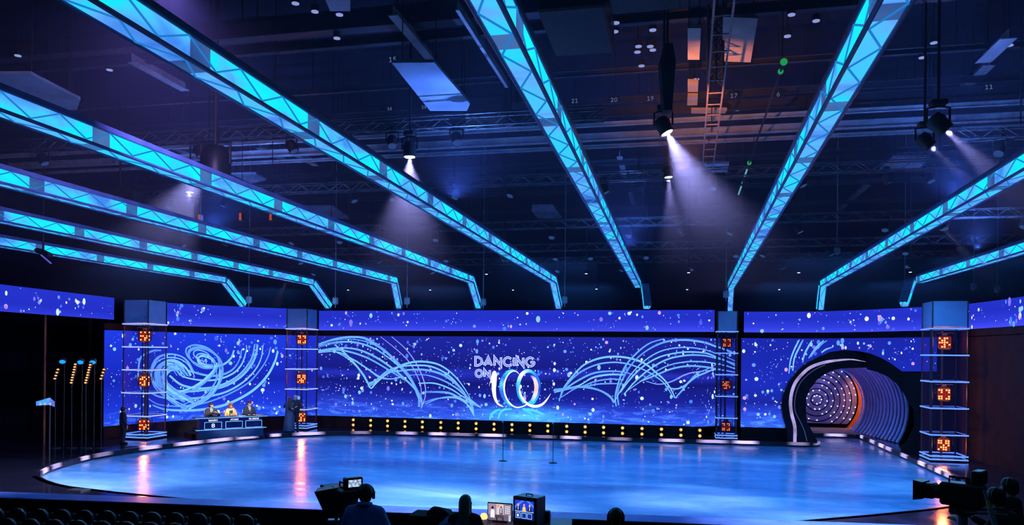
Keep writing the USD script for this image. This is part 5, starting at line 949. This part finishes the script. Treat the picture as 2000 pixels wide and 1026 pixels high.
for k0, k1 in ((0.66, 0.76), (0.80, 0.83), (0.86, 0.97)): obj("lit_section", MB().tube([p * (1 - k0) + q * k0, p * (1 - k1) + q * k1], 0.034, 8).mesh(), wm, t)
M = MB()
for k in (0.02, 0.5, 0.98): a = p * (1 - k) + q * k; M.tube([a, (a[0], a[1], 14.68)], 0.012, 5)
obj("hangers", M.mesh(), black, t, kind="stuff")
# number plates on the grid
for s, x, y, z, h in (("21", 1121, 198, 12.3, 0.13), ("20", 1200, 196, 12.3, 0.13), ("19", 1272, 193, 12.3, 0.13), ("17", 1431, 188, 12.3, 0.13), ("6", 1520, 185, 12.3, 0.13), ("11", 1931, 171, 12.3, 0.13), ("15", 768, 117, 12.6, 0.14), ("15", 829, 210, 12.3, 0.10), ("16", 762, 213, 12.3, 0.10)):
    q = atz(x, y, z); t = thing("number_plate", "pale number plate %s" % {1121: "nearest the centre rib", 1200: "second to the right of the centre rib", 1272: "just left of the black cover", 1431: "just right of the ladder tray", 1520: "left of the steep right rib", 1931: "beside the wide blue girder at the right", 768: "at the top corner of the large blue panel", 829: "at the lower corner of the large blue panel", 762: "below left of the large blue panel"}[x], "number plate", q)
    obj("plate", MB().box((0, 0.03, 0.02), (0.30, 0.02, 0.20)).mesh(), black, t); m = meshkit.text_mesh(s, h, 0.01); v = np.array(m.vertices); v[:, 0] -= v[:, 0].mean(); v[:, 1] -= h / 2
    obj("lettering", (np.c_[v[:, 0], 0.018 - v[:, 2], v[:, 1] + 0.02], np.array(m.faces)), emit("plate_digit", lin(96, 120, 190), 0.8), t); obj("rod", MB().tube([(0, 0.035, 0.1), (0, 0.035, 14.68 - q[2])], 0.012, 5).mesh(), black, t)
# round luminaires under the roof
first = None; disc_m = emit("luminaire", lin(150, 165, 245), 0.9)
LUM = ((577, 7), (615, 23), (663, 29), (658, 75), (1227, 16), (1203, 45), (1201, 62), (1247, 91), (1245, 102), (1270, 91), (1275, 98), (1253, 129), (1546, 29), (1594, 41), (1538, 71), (1824, 84), (1801, 113), (1972, 89), (1900, 152), (1350, 99), (1360, 155), (1275, 59), (330, 120), (214, 137), (748, 222), (35, 109), (1005, 60), (1440, 215))
for x, y in LUM:
    ll = "small round lilac luminaire under the roof, %s from the left" % ORD[sorted(LUM).index((x, y))]
    q = atz(x, y, 12.7)
    if first is None:
        first = thing("roof_luminaire", ll, "luminaire", q, 0, "round roof luminaires"); obj("lens", MB().tm(trimesh.creation.cylinder(0.09, 0.02, sections=16)).mesh(), disc_m, first); obj("can", MB().tm(trimesh.creation.cylinder(0.10, 0.14, sections=16), xf(np.eye(3), (0, 0, 0.082))).mesh(), black, first); obj("stem", MB().tube([(0, 0, 0.15), (0, 0, 2.05)], 0.012, 5).mesh(), black, first)
    else: dup(first, q, 0, ll)
# moving heads: a big one at every beam, small ones on the trusses
def head(name, label, loc, aimv, s, lens, cat="spotlight", group=None, up=2.0):
    t = thing(name, label, cat, loc, 0, group); R = frame_to(aimv); T = xf(R, (0, 0, 0))
    v, f = lathe([(0.0, -0.55 * s), (0.20 * s, -0.52 * s), (0.26 * s, -0.35 * s), (0.22 * s, -0.1 * s), (0.24 * s, 0.0), (0.22 * s, 0.02 * s), (0.20 * s, -0.01 * s), (0.0, -0.01 * s)], 18, T); obj("lamp_housing", (v, f), black, t, smooth=40)
    v, f = lathe([(0.0, 0.006 * s), (0.19 * s, 0.003 * s), (0.19 * s, -0.01 * s)], 18, T); obj("lens", (v, f), lens, t)
    c = R @ np.array([0, 0, -0.28 * s]); M = MB()
    for k in (-1, 1): M.tube([c + [k * 0.29 * s, 0, 0], c + [k * 0.29 * s, 0, 0.42 * s], c + [0, 0, 0.48 * s]], 0.035 * s, 6)
    obj("yoke", M.mesh(), black, t); obj("base", MB().box(c + [0, 0, 0.56 * s], (0.42 * s, 0.34 * s, 0.16 * s), None, 0.03 * s).mesh(), black, t); obj("drop_pipe", MB().tube([c + [0, 0, 0.6 * s], c + [0, 0, up]], 0.03, 6).mesh(), black, t)
    return t
LAB = ("bright white spotlight above the long left rib, left of the centre", "brightest white spotlight high right of the centre rib", "smaller white spotlight below the brightest one", "white spotlight in front of the second left rib with a broad beam", "small white spotlight below the broad left beam", "white spotlight at the upper right throwing a beam to the right edge", "smaller white spotlight below the upper right one", "faint white spotlight between the two right ribs")
hotl = [emit("key_lens_%d" % k, (0.9, 0.88, 1.0), s) for k, s in enumerate((9, 12, 6, 2.2, 6, 4, 2.5, 1.2))]
for k, (p, tg) in enumerate(KEYPOS):
    d = np.array(tg) - p; d /= np.linalg.norm(d); head("follow_spot", LAB[k], p - d * 0.09, d, (0.75, 0.75, 0.6, 0.8, 0.6, 0.8, 0.7, 0.6)[k], hotl[k], up=14.68 - p[2])
q = atd(421, 322, 21.5); t = thing("dark_follow_spot", "big black round follow spot body over the second left rib", "spotlight", q); v, f = lathe([(0, -0.62), (0.30, -0.55), (0.42, -0.2), (0.40, 0.25), (0.28, 0.5), (0, 0.55)], 20); obj("lamp_housing", (v, f), black, t, smooth=40); obj("drop_pipe", MB().tube([(0, 0, 0.5), (0, 0, 14.68 - q[2])], 0.06, 8).mesh(), black, t); obj("yoke", MB().tube([(-0.45, 0, 0), (-0.45, 0, 0.62), (0.45, 0, 0.62), (0.45, 0, 0)], 0.04, 8).mesh(), black, t)
small_on = emit("small_head_lens", lin(170, 215, 255), 3.0); small_off = emit("small_head_dim", lin(50, 80, 150), 0.7); pat = [None, None]
far = [(1145, 535), (1165, 565), (1345, 533), (1342, 566), (1002, 567), (840, 567), (680, 567), (1560, 533), (1522, 566), (950, 536), (1450, 512), (1778, 532)]
for i, (x, y) in enumerate(far):
    q = atz(x, y, 7.9); aimv = (0.05, -0.25, -1)
    if i == 0: f0 = head("stage_spot", "tiny blue white spot lamp high over the screens, %s from the left" % ORD[sorted(x_ for x_, _ in far).index(x)], q, aimv, 0.32, small_on, "spotlight", "tiny spots over the screens", 14.68 - q[2])
    else: dup(f0, q, 0, "tiny blue white spot lamp high over the screens, %s from the left" % ORD[sorted(x_ for x_, _ in far).index(x)])
    if i < 9: spot(q + np.array([0.0, -0.02, -0.05]), q + np.array([0.05, -0.25, -1.0]) * 7, (0.45, 0.6, 1.0), 70, 14, 0.7, 0.03, "stage_light")
heads = []; hr = random.Random(4); h0 = None
for (Y, z, x0, x1), n, tn in zip(TR, (16, 7, 15, 14, 4, 10), ("long middle truss", "short upper left truss", "truss two thirds back", "truss near the back", "short upper right truss", "rearmost truss")):
    for i in range(n):
        x = x0 + (x1 - x0) * (i + 0.5 + hr.uniform(-0.3, 0.3)) / n
        hl = "small dark moving head under the %s, %s from the left" % (tn, ORD[i])
        if h0 is None: h0 = head("moving_head", hl, (x, Y, z - 0.42), (0.2, -0.5, -1), 0.62, small_off, "spotlight", "dark moving heads on the trusses", 0.42)
        else: dup(h0, (x, Y, z - 0.42), hr.uniform(-1.5, 1.5), hl)
# odd dark shapes hung across the ribs
def quad_box(px, d, th, name, label, cat, m=black, up=None):
    F_ = np.array([atd(*p, d) for p in px]); B = F_ + fw * th; t = thing(name, label, cat); obj("cabinet", trimesh.convex.convex_hull(np.vstack([F_, B])), m, t); c = np.vstack([F_, B]).mean(0); obj("drop_pipe", MB().tube([c, (c[0], c[1], 14.68)], 0.03, 6).mesh(), black, t); return t
quad_box([(184, 376), (190, 402), (206, 404), (258, 393), (262, 372), (240, 362)], 24.5, 0.7, "hanging_loudspeaker", "black wedge loudspeaker hanging in front of the third left rib", "loudspeaker")
quad_box([(974, 482), (975, 496), (984, 509), (994, 509), (996, 486)], 28.0, 0.4, "hanging_loudspeaker", "small black cabinet hanging in front of the long rib near its bend", "loudspeaker")
quad_box([(672, 524), (673, 532), (680, 534), (686, 527), (682, 521)], 34.0, 0.3, "hanging_loudspeaker", "tiny black cabinet hanging in front of a left rib near its bend", "loudspeaker")
quad_box([(1290, 118), (1297, 215), (1313, 215), (1320, 118), (1314, 84), (1298, 84)], 17.8, 0.3, "lamp_mast_cover", "tall black cover above the brightest spotlight", "cover")
for s, l in ((-1, "left"), (1, "right")):
    a, b = (1293, 168), (1300, 205)
    if s > 0: a, b = (1314, 168), (1308, 205)
    p, q = atd(*a, 18.7), atd(*b, 18.7); obj("cover_vane", MB().bar(p, q, 0.07, 0.03, fw).mesh(), tan_panel, None, "slim tan vane on the %s of the black cover above the brightest spotlight" % l, "vane")
fx = quad_box([(66, 487), (70, 494), (92, 501), (94, 494), (72, 484)], 26.0, 0.3, "hanging_fixture", "small dark fixture with a violet light tube under the lowest left rib", "fixture")
p, q = atd(80, 498, 26.1), atd(100, 515, 26.1); obj("violet_tube", MB().tube([p, q], 0.025, 8).mesh(), emit("violet_tube", lin(100, 90, 220), 0.9), fx)
for i, (x, y) in enumerate(((472, 424), (531, 424), (392, 427))):
    q = atd(x, y, 27.0); t = thing("orange_side_lamp", "small hanging lamp with an orange lit side, %s below the second left rib" % ("middle one", "right one", "left one")[i], "lamp", q); obj("can", MB().box((0, 0, 0), (0.13, 0.18, 0.30), None, 0.03).mesh(), black, t); obj("orange_side", MB().box((0.0, -0.092, 0), (0.09, 0.006, 0.25)).mesh(), emit("orange_side", lin(200, 80, 50), 0.7), t); obj("drop_pipe", MB().tube([(0, 0, 0.14), (0, 0, 14.68 - q[2])], 0.015, 6).mesh(), black, t)
# hoists and cables beside the rib legs
for i, (x, y0, y1) in enumerate(((486, 545, 586), (655, 556, 588), (795, 560, 588), (944, 560, 590), (1103, 560, 586), (1418, 440, 575), (1635, 455, 490), (1767, 505, 570), (1902, 440, 560), (1948, 495, 565))):
    a, b = atd(x, y0, 36.0), atd(x, y1, 36.0); t = thing("hoist", "slim chain hoist with a pale motor before the back wall, %s from the left" % ORD[i], "hoist"); obj("chain", MB().tube([(a[0], a[1], 14.68), b], 0.018, 5).mesh(), steel, t); obj("motor", MB().box(b, (0.26, 0.2, 0.34), None, 0.05).mesh(), steel, t); obj("hook", MB().tube([b, b - [0, 0, 0.32]], 0.02, 6).mesh(), steel, t)
# lights at the far left: leaning pixel tubes under oval wash lamps, a folded screen
for i, (xt, yt, xb, yb, n) in enumerate(((113, 722, 107, 740, 4), (147, 712, 139, 748, 8), (176, 713, 167, 748, 8), (203, 722, 197, 740, 4))):
    p, q = atd(xt, yt, 31.0), atd(xb, yb, 31.0); t = thing("pixel_tube", "leaning tube of orange pixels in the dark at the far left, %s from the left" % ORD[i], "light tube"); ext = (q - p) * 0.12
    foot = np.array([q[0], q[1], 0.2]); obj("tube_body", MB().tube([p - ext + fw * 0.06, q + ext + fw * 0.06], 0.05, 8).mesh(), black, t); obj("stand", MB().tube([q + ext + fw * 0.06, foot + fw * 0.06], 0.025, 6).mesh(), black, t); obj("stand_foot", MB().tm(trimesh.creation.cylinder(0.22, 0.03), xf(np.eye(3), foot + fw * 0.06 + [0, 0, 0.015])).mesh(), black, t); M = MB()
    for k in range(n): c = p + (q - p) * (k / (n - 1)); M.tm(trimesh.creation.icosphere(1, 0.042), xf(np.diag([1.5, 0.8, 0.75]), c))
    obj("pixels", M.mesh(), emit("pixel_orange", (1.0, 0.33, 0.10), 2.0), t, kind="stuff")
for i, (x, y) in enumerate(((122, 707), (157, 708), (181, 708))):
    q = atd(x, y, 31.2); t = thing("wash_lamp", "oval blue wash lamp in the dark at the far left, %s of three" % ORD[i], "lamp", q); R = frame_to((0.5, -0.8, -0.3)); v, f = lathe([(0, -0.2), (0.12, -0.18), (0.14, 0.0), (0.13, 0.02), (0, 0.0)], 16, xf(R, (0, 0, 0))); obj("can", (v, f), black, t, smooth=40); v, f = lathe([(0, 0.03), (0.115, 0.022), (0.115, 0.0)], 16, xf(R, (0, 0, 0))); obj("lens", (v * [1, 1, 0.7], f), emit("wash_lens", lin(30, 150, 255), 1.4), t); obj("stand", MB().tube([(0, 0.1, 0), (0, 0.1, 0.2 - q[2])], 0.02, 6).mesh(), black, t)
q = [atd(x, y, 27.0) for x, y in ((70, 785), (88, 778), (106, 785), (106, 795), (88, 792), (70, 793))]; t = thing("folded_screen", "small folded screen with a pointed top glowing blue at the far left", "screen"); V = np.array(q); V[[1, 4]] += fw * 0.25; n = fw * 0.03
def prism(ids):
    P = V[ids]; return trimesh.convex.convex_hull(np.vstack([P, P + n]))
obj("left_leaf", prism([0, 1, 4, 5]), emit("leaf_blue", lin(70, 150, 250), 1.6, 0.5, 5.0), t); obj("right_leaf", prism([1, 2, 3, 4]), emit("leaf_violet", lin(100, 130, 245), 1.5, 0.5, 5.0), t)
c = V.mean(0); obj("stand", MB().tube([c + fw * 0.2, (c[0] + fw[0] * 0.2, c[1] + fw[1] * 0.2, 0.2)], 0.03, 6).mesh(), black, t)
M = MB()
for x, h in ((79, 5), (88, 6), (98, 6)): a, b = atd(x, 793 - h, 26.95), atd(x, 792, 26.95); M.bar(a, b, 0.05, 0.01, fw)
obj("pale_figures", M.mesh(), emit("leaf_figures", lin(235, 190, 190), 0.9), t, kind="stuff")
for ux, uy in ((-16, 24), (-6, 20), (-2, 30), (7, 22), (11, 32)): spot((ux, uy, 8.4), (ux + 0.5, uy + 2.0, 14.0), (0.10, 0.26, 1.0), 420, 72, 1.0, 0.05, "uplight")
# coloured accents in the grid: orange on the right centre, violet from the upper left
spot(atz(1330, 330, 8.6), atz(1380, 130, 12.6), (1.0, 0.34, 0.12), 520, 34, 0.9, 0.05, "accent_light")
spot(atd(330, -60, 11.0), atd(300, 500, 26.0), (0.50, 0.34, 1.0), 1500, 34, 1.0, 0.08, "accent_light")

# ------------------------------------------------------------------ haze: thin over the ice, growing denser towards the lamps under the roof
haze = mat("haze", {"g": ("geometry", {}), "x": ("separate_xyz", {}), "m": ("map_range", {"range_type": "smoothstep", "from_min": 6.3, "from_max": 9.2, "to_min": 0.0012, "to_max": 0.017, "clamp": True}), "v": ("scatter_volume", {"color": (0.46, 0.50, 1.0), "anisotropy": 0.35})},
           [("g.position", "x.vector"), ("x.z", "m.value"), ("m.result", "v.density")], volume="v.volume")
obj("haze", MB().box((-8, 25, 10.0), (44, 36, 8.6)).mesh(), haze, None, "stage haze, thin over the ice and denser under the roof", "haze", kind="stuff")
